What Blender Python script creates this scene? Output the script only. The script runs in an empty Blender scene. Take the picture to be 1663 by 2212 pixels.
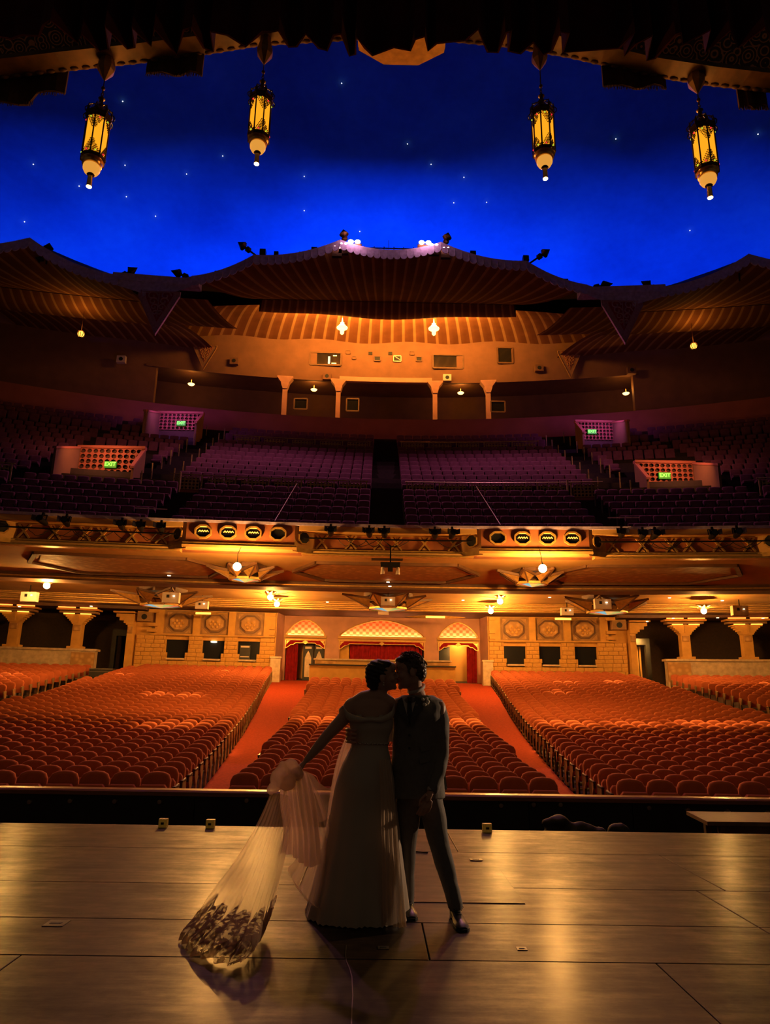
import bpy, bmesh, math, random
from mathutils import Vector, Matrix, noise
random.seed(7)
R = math.radians
PI = math.pi
scene = bpy.context.scene
COL = scene.collection

# ------------------------------------------------------------------ camera
FPX, IW, IH = 1530.0, 1663, 2212
CAMZ = 1.5
cam_d = bpy.data.cameras.new('camera')
cam_d.sensor_fit = 'VERTICAL'
cam_d.sensor_height = 36.0
cam_d.lens = FPX / IH * 36.0
cam_d.clip_end = 400
cam = bpy.data.objects.new('camera', cam_d)
COL.objects.link(cam)
CAMROT = Matrix.Rotation(R(-0.55), 4, 'Z') @ Matrix.Rotation(PI / 2 + R(15.0), 4, 'X') @ Matrix.Rotation(0.0166, 4, 'Z')
cam.matrix_world = Matrix.Translation((0, 0, CAMZ)) @ CAMROT
scene.camera = cam
CX = 0.38                                   # centre line of the theatre


def at(px, py, Y):
    """survey helper: the point of the plane at distance Y that was sighted at a photo pixel"""
    d = CAMROT.to_3x3() @ Vector(((px - IW / 2) / FPX, -(py - IH / 2) / FPX, -1.0))
    t = Y / d.y
    return Vector((d.x * t, Y, CAMZ + d.z * t))


def atz(px, py, Z=0.0):
    d = CAMROT.to_3x3() @ Vector(((px - IW / 2) / FPX, -(py - IH / 2) / FPX, -1.0))
    t = (Z - CAMZ) / d.z
    return Vector((d.x * t, d.y * t, Z))


# ------------------------------------------------------------------ world, exposure
w = bpy.data.worlds.new('world')
scene.world = w
w.use_nodes = True
w.node_tree.nodes['Background'].inputs[0].default_value = (1.0, 0.70, 0.45, 1)
w.node_tree.nodes['Background'].inputs[1].default_value = 0.028  # added dim warm fill that lifts the couple's front
vs = scene.view_settings
vs.view_transform = 'Standard'
vs.look = 'None'
vs.exposure = 0.0
vs.gamma = 1.0
vs.use_curve_mapping = False
scene.cycles.use_denoising = True
scene.cycles.max_bounces = 5
scene.cycles.diffuse_bounces = 3
scene.cycles.glossy_bounces = 2
scene.cycles.transparent_max_bounces = 12
scene.cycles.sample_clamp_indirect = 4.0


BOOST = {'lamp_light': 2.0, 'house_lamp_light': 11.5, 'downlight_beam': 24.0, 'ridge_spot_light': 0.12, 'wing_strobe_light': 1.0, 'lantern_light': 3.2, 'cove_light': 1.5, 'tent_cove_light': 6.5, 'stair_light': 4.0, 'corridor_light': 4, 'foyer_light': 2.2, 'ridge_lamp_light': 0.4}


def light(name, kind, loc, color, energy, size=0.2, target=None, spot=60, blend=0.5, sizey=None):
    d = bpy.data.lights.new(name, kind)
    d.color = color
    d.energy = energy * BOOST.get(name, 1.0)
    if kind == 'AREA':
        d.size = size
        if sizey:
            d.shape = 'RECTANGLE'
            d.size_y = sizey
    else:
        d.shadow_soft_size = size
    if kind == 'SPOT':
        d.spot_size = R(spot)
        d.spot_blend = blend
    o = bpy.data.objects.new(name, d)
    COL.objects.link(o)
    o.location = loc
    if target is not None:
        o.rotation_euler = (Vector(target) - Vector(loc)).to_track_quat('-Z', 'Y').to_euler()
    return o


WARM = (1.0, 0.44, 0.085)
AMBER = (1.0, 0.40, 0.06)
BLUE = (0.0, 0.085, 1.0)
# blue cove strips that lie on the roof of the tent and wash the plaster sky
def cove(x, y, z, e, size, tx):
    o = light('blue_cove_light', 'AREA', (CX + x, y, z), BLUE, e, size, (CX + tx, 64, 32), sizey=0.8)
    o.data.spread = R(92)


cove(0, 37.0, 27.3, 5000, 13, 0)
for s in (-1, 1):
    cove(s * 12.3, 35.2, 24.8, 2000, 3.5, s * 14)
    cove(s * 23, 32.2, 24.7, 1800, 8, s * 30)
# show lanterns on the ridge of the tent, aimed at the stage
for s in (-1, 1):
    light('ridge_spot_light', 'SPOT', (CX + s * 2.0, 32.4, 25.5), (1.0, 0.55, 0.42), 9000, 0.25, (0.3, 5.5, 0.6), 14, 0.5)
# magenta wash from the floodlights on the canopy shoulders, aimed down at the balcony seats
for s in (-1, 1):
    light('balcony_wash_light', 'SPOT', (CX + s * 6.4, 34.6, 23.6), (0.85, 0.27, 0.42), 4600, 0.3, (CX + s * 6.5, 30.5, 9.5), 125, 0.9)
# strobe on a stand in the wings behind the groom, just outside the picture
light('wing_strobe_light', 'SPOT', (4.5, 7.75, 1.95), (1.0, 0.62, 0.35), 420, 0.06, (0.25, 5.65, 1.25), 54, 0.7)

# ------------------------------------------------------------------ materials
M = {}


def mat(name, col, rough=0.6, metal=0.0, emit=None, es=1.0, var=0.0, vscale=8.0, bump=0.0, bscale=40.0, col2=None,
        spec=0.5, sheen=0.0, trans=0.0, coat=0.0, stretch=(1, 1, 1)):
    m = bpy.data.materials.new(name)
    m.use_nodes = True
    nt = m.node_tree
    b = nt.nodes['Principled BSDF']
    b.inputs['Base Color'].default_value = (*col, 1)
    b.inputs['Roughness'].default_value = rough
    b.inputs['Metallic'].default_value = metal
    b.inputs['Specular IOR Level'].default_value = spec
    if sheen:
        b.inputs['Sheen Weight'].default_value = sheen
        b.inputs['Sheen Tint'].default_value = (*[min(1, c * 1.6 + 0.1) for c in col], 1)
        b.inputs['Sheen Roughness'].default_value = 0.4
    if coat:
        b.inputs['Coat Weight'].default_value = coat
        b.inputs['Coat Roughness'].default_value = 0.2
    if emit:
        b.inputs['Emission Color'].default_value = (*emit, 1)
        b.inputs['Emission Strength'].default_value = es
    if var or bump or col2:
        tc = nt.nodes.new('ShaderNodeTexCoord')
        mp = nt.nodes.new('ShaderNodeMapping')
        mp.inputs['Scale'].default_value = stretch
        nt.links.new(tc.outputs['Object'], mp.inputs['Vector'])
    if var or col2:
        n = nt.nodes.new('ShaderNodeTexNoise')
        n.inputs['Scale'].default_value = vscale
        n.inputs['Detail'].default_value = 5
        nt.links.new(mp.outputs[0], n.inputs['Vector'])
        r = nt.nodes.new('ShaderNodeValToRGB')
        c2 = col2 or tuple(c * (1 - var) for c in col)
        r.color_ramp.elements[0].position = 0.32
        r.color_ramp.elements[1].position = 0.68
        r.color_ramp.elements[0].color = (*c2, 1)
        r.color_ramp.elements[1].color = (*col, 1)
        nt.links.new(n.outputs['Fac'], r.inputs[0])
        nt.links.new(r.outputs[0], b.inputs['Base Color'])
    if bump:
        n2 = nt.nodes.new('ShaderNodeTexNoise')
        n2.inputs['Scale'].default_value = bscale
        n2.inputs['Detail'].default_value = 4
        nt.links.new(mp.outputs[0], n2.inputs['Vector'])
        bp = nt.nodes.new('ShaderNodeBump')
        bp.inputs['Strength'].default_value = bump
        bp.inputs['Distance'].default_value = 0.02
        nt.links.new(n2.outputs['Fac'], bp.inputs['Height'])
        nt.links.new(bp.outputs[0], b.inputs['Normal'])
    M[name] = m
    return m


def sheer(name, col, clear, scale=0, lace=0.0):
    """thin cloth: part clear, part translucent, part diffuse"""
    m = bpy.data.materials.new(name)
    m.use_nodes = True
    nt = m.node_tree
    nt.nodes.clear()
    out = nt.nodes.new('ShaderNodeOutputMaterial')
    tr = nt.nodes.new('ShaderNodeBsdfTransparent')
    tl = nt.nodes.new('ShaderNodeBsdfTranslucent')
    df = nt.nodes.new('ShaderNodeBsdfDiffuse')
    tl.inputs[0].default_value = (*col, 1)
    df.inputs[0].default_value = (*col, 1)
    m1 = nt.nodes.new('ShaderNodeMixShader')
    m1.inputs[0].default_value = 0.45
    nt.links.new(tl.outputs[0], m1.inputs[1])
    nt.links.new(df.outputs[0], m1.inputs[2])
    m2 = nt.nodes.new('ShaderNodeMixShader')
    m2.inputs[0].default_value = 1 - clear
    nt.links.new(tr.outputs[0], m2.inputs[1])
    nt.links.new(m1.outputs[0], m2.inputs[2])
    if lace:
        tc = nt.nodes.new('ShaderNodeTexCoord')
        n = nt.nodes.new('ShaderNodeTexNoise')
        n.inputs['Scale'].default_value = scale
        n.inputs['Detail'].default_value = 3
        nt.links.new(tc.outputs['Object'], n.inputs['Vector'])
        r = nt.nodes.new('ShaderNodeValToRGB')
        r.color_ramp.elements[0].position = 0.47
        r.color_ramp.elements[1].position = 0.53
        r.color_ramp.elements[0].color = (1 - clear,) * 3 + (1,)
        r.color_ramp.elements[1].color = (lace,) * 3 + (1,)
        nt.links.new(n.outputs['Fac'], r.inputs[0])
        nt.links.new(r.outputs[0], m2.inputs[0])
    nt.links.new(m2.outputs[0], out.inputs[0])
    M[name] = m
    return m


def node_mat(name, build, rough=0.7, spec=0.3):
    m = bpy.data.materials.new(name)
    m.use_nodes = True
    nt = m.node_tree
    b = nt.nodes['Principled BSDF']
    b.inputs['Roughness'].default_value = rough
    b.inputs['Specular IOR Level'].default_value = spec
    build(nt, b)
    M[name] = m
    return m


def ramp(nt, fac, stops):
    r = nt.nodes.new('ShaderNodeValToRGB')
    r.color_ramp.interpolation = 'LINEAR'
    e = r.color_ramp.elements
    while len(e) < len(stops):
        e.new(0.5)
    for k, (p, c) in enumerate(stops):
        e[k].position = p
        e[k].color = (*c, 1)
    nt.links.new(fac, r.inputs[0])
    return r.outputs[0]


def tex(nt, kind, scale, vec=None, **kw):
    n = nt.nodes.new('ShaderNodeTex' + kind)
    n.inputs['Scale'].default_value = scale
    for k, v in kw.items():
        if k in n.inputs:
            n.inputs[k].default_value = v
        else:
            setattr(n, k, v)
    if vec is not None:
        nt.links.new(vec, n.inputs['Vector'])
    return n


def objco(nt, scale=(1, 1, 1), rot=(0, 0, 0)):
    tc = nt.nodes.new('ShaderNodeTexCoord')
    mp = nt.nodes.new('ShaderNodeMapping')
    mp.inputs['Scale'].default_value = scale
    mp.inputs['Rotation'].default_value = rot
    nt.links.new(tc.outputs['Object'], mp.inputs['Vector'])
    return mp.outputs[0]


def stage_mat(nt, b):
    v = objco(nt, (0.55, 3.0, 1))
    n = tex(nt, 'Noise', 2.6, v, Detail=9.0, Roughness=0.72)
    v2 = objco(nt, (1, 1, 1))
    n2 = tex(nt, 'Noise', 1.3, v2, Detail=8.0, Roughness=0.72)
    mx = nt.nodes.new('ShaderNodeMix')
    mx.data_type = 'FLOAT'
    mx.inputs[0].default_value = 0.5
    nt.links.new(n.outputs['Fac'], mx.inputs[2])
    nt.links.new(n2.outputs['Fac'], mx.inputs[3])
    c = ramp(nt, mx.outputs[0], [(0.38, (0.005, 0.003, 0.0017)), (0.5, (0.019, 0.0115, 0.0062)), (0.64, (0.052, 0.031, 0.016))])
    nt.links.new(c, b.inputs['Base Color'])
    rr = nt.nodes.new('ShaderNodeMapRange')
    rr.inputs['From Min'].default_value = 0.38
    rr.inputs['From Max'].default_value = 0.64
    rr.inputs['To Min'].default_value = 0.62
    rr.inputs['To Max'].default_value = 0.36
    nt.links.new(mx.outputs[0], rr.inputs[0])
    nt.links.new(rr.outputs[0], b.inputs['Roughness'])
    bp = nt.nodes.new('ShaderNodeBump')
    b.inputs['Coat Weight'].default_value = 0.17
    b.inputs['Coat Roughness'].default_value = 0.24
    b.inputs['Coat IOR'].default_value = 1.4
    bp.inputs['Strength'].default_value = 0.12
    bp.inputs['Distance'].default_value = 0.01
    nt.links.new(n.outputs['Fac'], bp.inputs['Height'])
    nt.links.new(bp.outputs[0], b.inputs['Normal'])


node_mat('stage_board', stage_mat, 0.35, 0.10)


def damask_mat(nt, b):
    v = objco(nt, (1, 1, 1))
    vo = tex(nt, 'Voronoi', 4.2, v)
    wv = nt.nodes.new('ShaderNodeMath')
    wv.operation = 'MULTIPLY'
    wv.inputs[1].default_value = 26
    nt.links.new(vo.outputs['Distance'], wv.inputs[0])
    sn = nt.nodes.new('ShaderNodeMath')
    sn.operation = 'SINE'
    nt.links.new(wv.outputs[0], sn.inputs[0])
    c = ramp(nt, sn.outputs[0], [(0.45, (0.035, 0.010, 0.004)), (0.6, (0.42, 0.17, 0.055))])
    nt.links.new(c, b.inputs['Base Color'])


node_mat('damask', damask_mat, 0.55, 0.4)


def sky_mat(nt, b):
    v = objco(nt, (1, 1, 1.6))
    n = tex(nt, 'Noise', 0.09, v, Detail=6.0, Roughness=0.55)
    n2 = tex(nt, 'Noise', 1.5, v, Detail=6.0)
    mx = nt.nodes.new('ShaderNodeMix')
    mx.data_type = 'FLOAT'
    mx.inputs[0].default_value = 0.15
    nt.links.new(n.outputs['Fac'], mx.inputs[2])
    nt.links.new(n2.outputs['Fac'], mx.inputs[3])
    c = ramp(nt, mx.outputs[0], [(0.30, (0.05, 0.14, 0.42)), (0.55, (0.09, 0.26, 0.62)), (0.75, (0.16, 0.38, 0.72))])
    nt.links.new(c, b.inputs['Base Color'])


node_mat('sky_plaster', sky_mat, 0.95, 0.05)


def plaster_relief(nt, b):
    v = objco(nt)
    vo = tex(nt, 'Voronoi', 3.2, v)
    c = ramp(nt, vo.outputs['Distance'], [(0.0, (0.62, 0.36, 0.13)), (0.5, (0.38, 0.20, 0.07))])
    nt.links.new(c, b.inputs['Base Color'])
    bp = nt.nodes.new('ShaderNodeBump')
    bp.inputs['Strength'].default_value = 0.5
    bp.inputs['Distance'].default_value = 0.05
    nt.links.new(vo.outputs['Distance'], bp.inputs['Height'])
    nt.links.new(bp.outputs[0], b.inputs['Normal'])


node_mat('relief', plaster_relief)

mat('stage_edge', (0.05, 0.036, 0.024), 0.5, var=0.4)
mat('black_paint', (0.020, 0.021, 0.022), 0.6, var=0.5, vscale=3)
mat('black', (0.006, 0.006, 0.006), 0.7)
mat('dark_metal', (0.012, 0.011, 0.011), 0.4, 0.6)
mat('bolt', (0.25, 0.22, 0.18), 0.35, 0.9)
mat('rail_wood', (0.30, 0.11, 0.035), 0.3, var=0.4, stretch=(0.5, 6, 6), coat=0.4)
mat('carpet', (0.43, 0.06, 0.021), 0.95, var=0.35, vscale=14, bump=0.3, bscale=60, spec=0.1)
mat('floor_dark', (0.035, 0.016, 0.010), 0.9, var=0.4)
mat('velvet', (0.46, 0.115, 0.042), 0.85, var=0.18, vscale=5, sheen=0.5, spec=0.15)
mat('velvet_pale', (0.60, 0.26, 0.10), 0.85, var=0.18, vscale=5, sheen=0.5, spec=0.15)
mat('seat_metal', (0.02, 0.015, 0.012), 0.4, 0.5)
mat('end_panel', (0.42, 0.29, 0.14), 0.4, 0.2, var=0.5, vscale=9)
mat('velvet_purple_light', (0.13, 0.045, 0.085), 0.9, var=0.25, vscale=5, sheen=0.25, spec=0.1)  # red seat velvet with the magenta light put into its colour
mat('balcony_floor', (0.022, 0.011, 0.012), 0.9, var=0.4)
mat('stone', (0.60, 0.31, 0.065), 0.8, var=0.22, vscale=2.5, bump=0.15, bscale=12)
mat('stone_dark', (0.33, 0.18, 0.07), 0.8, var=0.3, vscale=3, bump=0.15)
mat('plaster', (0.58, 0.33, 0.095), 0.75, var=0.25, vscale=0.8, bump=0.1)
mat('plaster_red', (0.34, 0.105, 0.035), 0.75, var=0.3, vscale=2, bump=0.1)
mat('plaster_pink', (0.50, 0.25, 0.17), 0.8, var=0.2, vscale=1.5)
mat('gold', (0.72, 0.43, 0.12), 0.38, 0.55, var=0.3, vscale=6)
mat('marble', (0.62, 0.45, 0.28), 0.3, var=0.35, vscale=4)
mat('dark_beam', (0.15, 0.068, 0.028), 0.6, var=0.4, vscale=2)
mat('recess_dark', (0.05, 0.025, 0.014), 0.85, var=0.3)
mat('red_curtain', (0.30, 0.012, 0.015), 0.85, var=0.4, vscale=4, sheen=0.3, spec=0.1)
mat('drape', (0.060, 0.008, 0.010), 0.9, var=0.5, vscale=2, sheen=0.2, spec=0.05)
mat('glass_dark', (0.012, 0.012, 0.012), 0.12, spec=0.6)
mat('pane_glow', (0.4, 0.15, 0.02), 0.4, emit=(1.0, 0.36, 0.012), es=1.15, var=0.2, vscale=3)
mat('bulb', (1, 0.9, 0.7), 0.4, emit=(1.0, 0.70, 0.32), es=60)
mat('lantern_bulb', (1, 0.9, 0.7), 0.4, emit=(1.0, 0.72, 0.34), es=9)
mat('lamp_warm', (1, 0.8, 0.5), 0.4, emit=(1.0, 0.55, 0.14), es=5)
mat('lamp_red', (0.9, 0.3, 0.1), 0.5, emit=(1.0, 0.22, 0.03), es=3.0)
mat('lamp_amber', (0.9, 0.5, 0.1), 0.5, emit=(1.0, 0.45, 0.06), es=2.6)
mat('lamp_pink', (1, 0.8, 0.8), 0.4, emit=(1.0, 0.55, 0.50), es=24)
mat('downlight', (1, 0.9, 0.7), 0.4, emit=(1.0, 0.75, 0.45), es=6)
mat('star_glow', (1, 1, 1), 0.5, emit=(0.95, 0.95, 1.0), es=2.2)
mat('exit_face', (0.0, 0.10, 0.0), 0.5, emit=(0.03, 0.55, 0.02), es=0.35)
mat('exit_letter', (0.2, 1.0, 0.1), 0.5, emit=(0.12, 1.0, 0.06), es=1.9)
mat('valance', (0.50, 0.40, 0.66), 0.9, var=0.35, vscale=6)  # purple light put into the colour of valance, parapet cap and cornice
mat('flag_red', (0.30, 0.030, 0.075), 0.9, var=0.3)
mat('flag_trim', (0.42, 0.22, 0.28), 0.9, var=0.3)
mat('flag_gold', (0.40, 0.20, 0.06), 0.8)
mat('upper_wall', (0.18, 0.082, 0.042), 0.85, var=0.22, vscale=1.2, bump=0.1)
mat('band_wall', (0.30, 0.085, 0.060), 0.8, var=0.2, vscale=1)
mat('brass', (0.75, 0.47, 0.16), 0.3, 0.9)
mat('bronze', (0.055, 0.020, 0.008), 0.45, 0.8)
mat('jewel_red', (0.8, 0.02, 0.03), 0.3, emit=(1, 0.03, 0.05), es=0.9)
mat('jewel_green', (0.5, 0.7, 0.05), 0.3, emit=(0.6, 0.85, 0.05), es=0.8)
mat('glass_blue', (0.2, 0.5, 0.6), 0.3, emit=(0.25, 0.75, 0.9), es=0.6)
mat('glass_green', (0.5, 0.6, 0.2), 0.3, emit=(0.55, 0.75, 0.2), es=0.6)
mat('glass_amber', (0.9, 0.6, 0.2), 0.3, emit=(1.0, 0.6, 0.15), es=0.7)
mat('glass_rose', (0.9, 0.2, 0.1), 0.3, emit=(1.0, 0.25, 0.1), es=0.6)
mat('speaker_white', (0.62, 0.50, 0.40), 0.6)
mat('old_rug', (0.05, 0.014, 0.012), 0.95, var=0.5, vscale=6)
mat('paint_stripe', (0.42, 0.20, 0.075), 0.85, var=0.2)
mat('skin', (0.52, 0.29, 0.20), 0.5, var=0.08, vscale=9)
mat('skin_groom', (0.50, 0.27, 0.18), 0.5, var=0.08, vscale=9)
mat('hair_dark', (0.020, 0.010, 0.006), 0.45, bump=0.4, bscale=70, stretch=(1, 1, 0.2))
mat('hair_brown', (0.075, 0.038, 0.016), 0.4)
mat('eye', (0.02, 0.015, 0.012), 0.2)
mat('lip', (0.38, 0.12, 0.10), 0.4)
mat('suit', (0.17, 0.155, 0.14), 0.8, var=0.15, vscale=30, sheen=0.3, bump=0.25, bscale=9)
mat('suit_trim', (0.06, 0.055, 0.052), 0.7)
mat('shirt', (0.50, 0.43, 0.38), 0.7)
mat('tie', (0.012, 0.012, 0.014), 0.5)
mat('shoe', (0.010, 0.007, 0.006), 0.42, coat=0.1)
mat('satin', (0.50, 0.41, 0.32), 0.55, var=0.1, vscale=4, sheen=0.3)
mat('bead', (0.6, 0.5, 0.4), 0.2, 0.6)
mat('flower_white', (0.7, 0.62, 0.5), 0.7)
mat('leaf', (0.10, 0.22, 0.05), 0.6)
mat('amber_box', (0.45, 0.22, 0.04), 0.45, emit=(1.0, 0.45, 0.05), es=0.05, var=0.5, vscale=40)
mat('table_wood', (0.20, 0.115, 0.055), 0.5, var=0.4, stretch=(1, 8, 1))
sheer('chiffon', (0.80, 0.62, 0.46), 0.25)
sheer('tulle', (0.80, 0.60, 0.44), 0.62)
sheer('satin_thin', (0.66, 0.50, 0.37), 0.12)
sheer('lace', (0.42, 0.27, 0.19), 0.50, 26.0, 0.95)


def tent_mat(nt, b):
    # u (stripe count across) is stored per vertex: painted broad and narrow stripes
    a = nt.nodes.new('ShaderNodeAttribute')
    a.attribute_name = 'stripe'
    fr = nt.nodes.new('ShaderNodeMath')
    fr.operation = 'FRACT'
    nt.links.new(a.outputs['Fac'], fr.inputs[0])
    c = ramp(nt, fr.outputs[0], [(0.0, (0.22, 0.085, 0.035)), (0.36, (0.22, 0.085, 0.035)), (0.40, (0.50, 0.27, 0.11)),
                                 (0.60, (0.50, 0.27, 0.11)), (0.64, (0.27, 0.11, 0.045)), (1.0, (0.22, 0.085, 0.035))])
    n = tex(nt, 'Noise', 1.1, objco(nt), Detail=5.0)
    mx = nt.nodes.new('ShaderNodeMix')
    mx.data_type = 'RGBA'
    mx.blend_type = 'MULTIPLY'
    mx.inputs[0].default_value = 0.5
    nt.links.new(c, mx.inputs[6])
    nt.links.new(n.outputs['Fac'], mx.inputs[7])
    nt.links.new(mx.outputs[2], b.inputs['Base Color'])


node_mat('tent_cloth', tent_mat, 0.9, 0.1)


def scale_mat(nt, b):
    # painted fish-scale pattern of the arch heads
    v = objco(nt, (1, 1, 1))
    sp = nt.nodes.new('ShaderNodeSeparateXYZ')
    nt.links.new(v, sp.inputs[0])

    def m(op, a, bb=None):
        n = nt.nodes.new('ShaderNodeMath')
        n.operation = op
        for k, q in enumerate((a, bb)):
            if q is None:
                continue
            if isinstance(q, (int, float)):
                n.inputs[k].default_value = q
            else:
                nt.links.new(q, n.inputs[k])
        return n.outputs[0]
    sx = m('SINE', m('MULTIPLY', sp.outputs[0], 15.0))
    sz = m('SINE', m('MULTIPLY', sp.outputs[2], 17.0))
    c = ramp(nt, m('ADD', m('MULTIPLY', m('MULTIPLY', sx, sz), 0.5), 0.5), [(0.3, (0.70, 0.17, 0.06)), (0.7, (0.80, 0.42, 0.24))])
    nt.links.new(c, b.inputs['Base Color'])


node_mat('scale_paint', scale_mat, 0.8)


# ------------------------------------------------------------------ mesh building
class MB:
    def __init__(s):
        s.v, s.f, s.mi = [], [], []
        s.cur = 0
        s.attr = []

    def add(s, vs, fs):
        o = len(s.v)
        s.v += [tuple(p) for p in vs]
        s.f += [tuple(i + o for i in f) for f in fs]
        s.mi += [s.cur] * len(fs)
        return s

    def box(s, x0, x1, y0, y1, z0, z1):
        vs = [(x, y, z) for z in (z0, z1) for y in (y0, y1) for x in (x0, x1)]
        return s.add(vs, [(0, 2, 3, 1), (4, 5, 7, 6), (0, 1, 5, 4), (2, 6, 7, 3), (0, 4, 6, 2), (1, 3, 7, 5)])

    def bar(s, a, b, w, h=None, up=(0, 0, 1)):
        a, b = Vector(a), Vector(b)
        h = h or w
        d = (b - a).normalized()
        up = Vector(up)
        if abs(d.dot(up)) > 0.95:
            up = Vector((0, 1, 0))
        x = d.cross(up).normalized() * (w / 2)
        y = x.cross(d).normalized() * (h / 2)
        vs = [p + i * x + j * y for p in (a, b) for (i, j) in ((-1, -1), (1, -1), (1, 1), (-1, 1))]
        return s.add(vs, [(0, 1, 2, 3), (4, 7, 6, 5), (0, 4, 5, 1), (1, 5, 6, 2), (2, 6, 7, 3), (3, 7, 4, 0)])

    def prism(s, pts, d):
        """closed outline pts (3-D, planar) pushed along d"""
        n = len(pts)
        d = Vector(d)
        vs = [Vector(p) for p in pts] + [Vector(p) + d for p in pts]
        fs = [tuple(range(n))[::-1], tuple(range(n, 2 * n))]
        fs += [(i, (i + 1) % n, n + (i + 1) % n, n + i) for i in range(n)]
        return s.add(vs, fs)

    def loft(s, rings, caps=True, closed=True):
        n = len(rings[0])
        vs = [p for r in rings for p in r]
        fs = []
        for k in range(len(rings) - 1):
            for i in range(n if closed else n - 1):
                j = (i + 1) % n
                fs.append((k * n + i, k * n + j, (k + 1) * n + j, (k + 1) * n + i))
        if caps:
            fs.append(tuple(range(n))[::-1])
            fs.append(tuple(range((len(rings) - 1) * n, len(rings) * n)))
        return s.add(vs, fs)

    def lathe(s, prof, c=(0, 0, 0), n=16, caps=True, ph=0.0):
        c = Vector(c)
        rings = [[c + Vector((r * math.cos(2 * PI * i / n + ph), r * math.sin(2 * PI * i / n + ph), z)) for i in range(n)] for r, z in prof]
        return s.loft(rings, caps)

    def tube(s, path, rad, n=8, caps=True, squash=1.0):
        path = [Vector(p) for p in path]
        if not isinstance(rad, (list, tuple)):
            rad = [rad] * len(path)
        rings = []
        ref = None
        for k, p in enumerate(path):
            d = (path[min(k + 1, len(path) - 1)] - path[max(k - 1, 0)]).normalized()
            if ref is None:
                ref = Vector((0, 0, 1)) if abs(d.z) < 0.9 else Vector((0, 1, 0))
            x = d.cross(ref).normalized()
            y = x.cross(d).normalized()
            ref = y
            rings.append([p + rad[k] * (math.cos(2 * PI * i / n) * x + squash * math.sin(2 * PI * i / n) * y) for i in range(n)])
        return s.loft(rings, caps)

    def ball(s, c, r, n=12, m=8, rot=None):
        """ellipsoid; r is a number or (rx, ry, rz)"""
        if not isinstance(r, (list, tuple)):
            r = (r, r, r)
        c = Vector(c)
        rings = []
        for k in range(m + 1):
            t = PI * (k + 0.02 if k == 0 else k - 0.02 if k == m else k) / m
            rings.append([])
            for i in range(n):
                a = 2 * PI * i / n
                p = Vector((r[0] * math.sin(t) * math.cos(a), r[1] * math.sin(t) * math.sin(a), -r[2] * math.cos(t)))
                rings[-1].append(c + (rot @ p if rot else p))
        return s.loft(rings)

    def limb(s, pts, n=14, squash=1.0):
        """tapered limb with round ends: pts = [(point, radius), ...]"""
        (p0, r0), (p1, r1) = pts[0], pts[1]
        (q0, s0), (q1, s1) = pts[-1], pts[-2]
        d0 = (Vector(p0) - Vector(p1)).normalized()
        d1 = (Vector(q0) - Vector(q1)).normalized()
        path = [Vector(p0) + d0 * r0 * 0.95, Vector(p0) + d0 * r0 * 0.6] + [Vector(p) for p, _ in pts] + [Vector(q0) + d1 * s0 * 0.6, Vector(q0) + d1 * s0 * 0.95]
        rad = [r0 * 0.25, r0 * 0.8] + [r for _, r in pts] + [s0 * 0.8, s0 * 0.25]
        return s.tube(path, rad, n, True, squash)

    def grid(s, fn, nu, nv, wrap=False):
        vs = [fn(i / nu, j / nv) for j in range(nv + 1) for i in range(nu + 1)]
        fs = []
        for j in range(nv):
            for i in range(nu):
                a = j * (nu + 1) + i
                fs.append((a, a + 1, a + nu + 2, a + nu + 1))
        return s.add(vs, fs)

    def mesh(s, name, mats=(), off=(0, 0, 0), smooth=None):
        me = bpy.data.meshes.new(name)
        o = Vector(off)
        me.from_pydata([tuple(Vector(p) - o) for p in s.v], [], s.f)
        for m in mats:
            me.materials.append(M[m] if isinstance(m, str) else m)
        if len(mats) > 1:
            me.polygons.foreach_set('material_index', s.mi)
        if smooth is not None:
            me.polygons.foreach_set('use_smooth', [True] * len(me.polygons))
            if smooth < 179:
                me.set_sharp_from_angle(angle=R(smooth))
        me.update()
        return me

    def build(s, name, m, parent=None, smooth=None, kind=None, label=None, cat=None, group=None, fix=True):
        off = parent_world(parent) if parent else Vector((0, 0, 0))
        me = s.mesh(name, m if isinstance(m, (list, tuple)) else (m,), off, smooth)
        if fix:
            bm = bmesh.new()
            bm.from_mesh(me)
            bmesh.ops.recalc_face_normals(bm, faces=bm.faces)
            bm.to_mesh(me)
            bm.free()
        o = bpy.data.objects.new(name, me)
        COL.objects.link(o)
        o.parent = parent
        return tag(o, label, cat, group, kind)


def parent_world(p):
    v = Vector((0, 0, 0))
    while p is not None:
        v += p.location
        p = p.parent
    return v


def tag(o, label=None, cat=None, group=None, kind=None):
    if label:
        o['label'] = label
    if cat:
        o['category'] = cat
    if group:
        o['group'] = group
    if kind:
        o['kind'] = kind
    return o


def thing(name, label, cat, loc=(0, 0, 0), group=None, kind=None):
    o = bpy.data.objects.new(name, None)
    COL.objects.link(o)
    o.location = loc
    return tag(o, label, cat, group, kind)


def copy_tree(o, parent=None):
    c = o.copy()
    COL.objects.link(c)
    c.parent = parent
    for ch in o.children:
        copy_tree(ch, c)
    return c


def newobj(name, me, parent=None):
    o = bpy.data.objects.new(name, me)
    COL.objects.link(o)
    o.parent = parent
    return o


def bump_box(x0, x1, y0, y1, z0, z1, b):
    """box whose front (-Y) edge is bevelled"""
    mb = MB()
    r1 = [(x0 + b, y0, z0 + b), (x1 - b, y0, z0 + b), (x1 - b, y0, z1 - b), (x0 + b, y0, z1 - b)]
    r2 = [(x0, y0 + b, z0), (x1, y0 + b, z0), (x1, y0 + b, z1), (x0, y0 + b, z1)]
    r3 = [(x0, y1, z0), (x1, y1, z0), (x1, y1, z1), (x0, y1, z1)]
    mb.loft([r1, r2, r3])
    return mb


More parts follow.
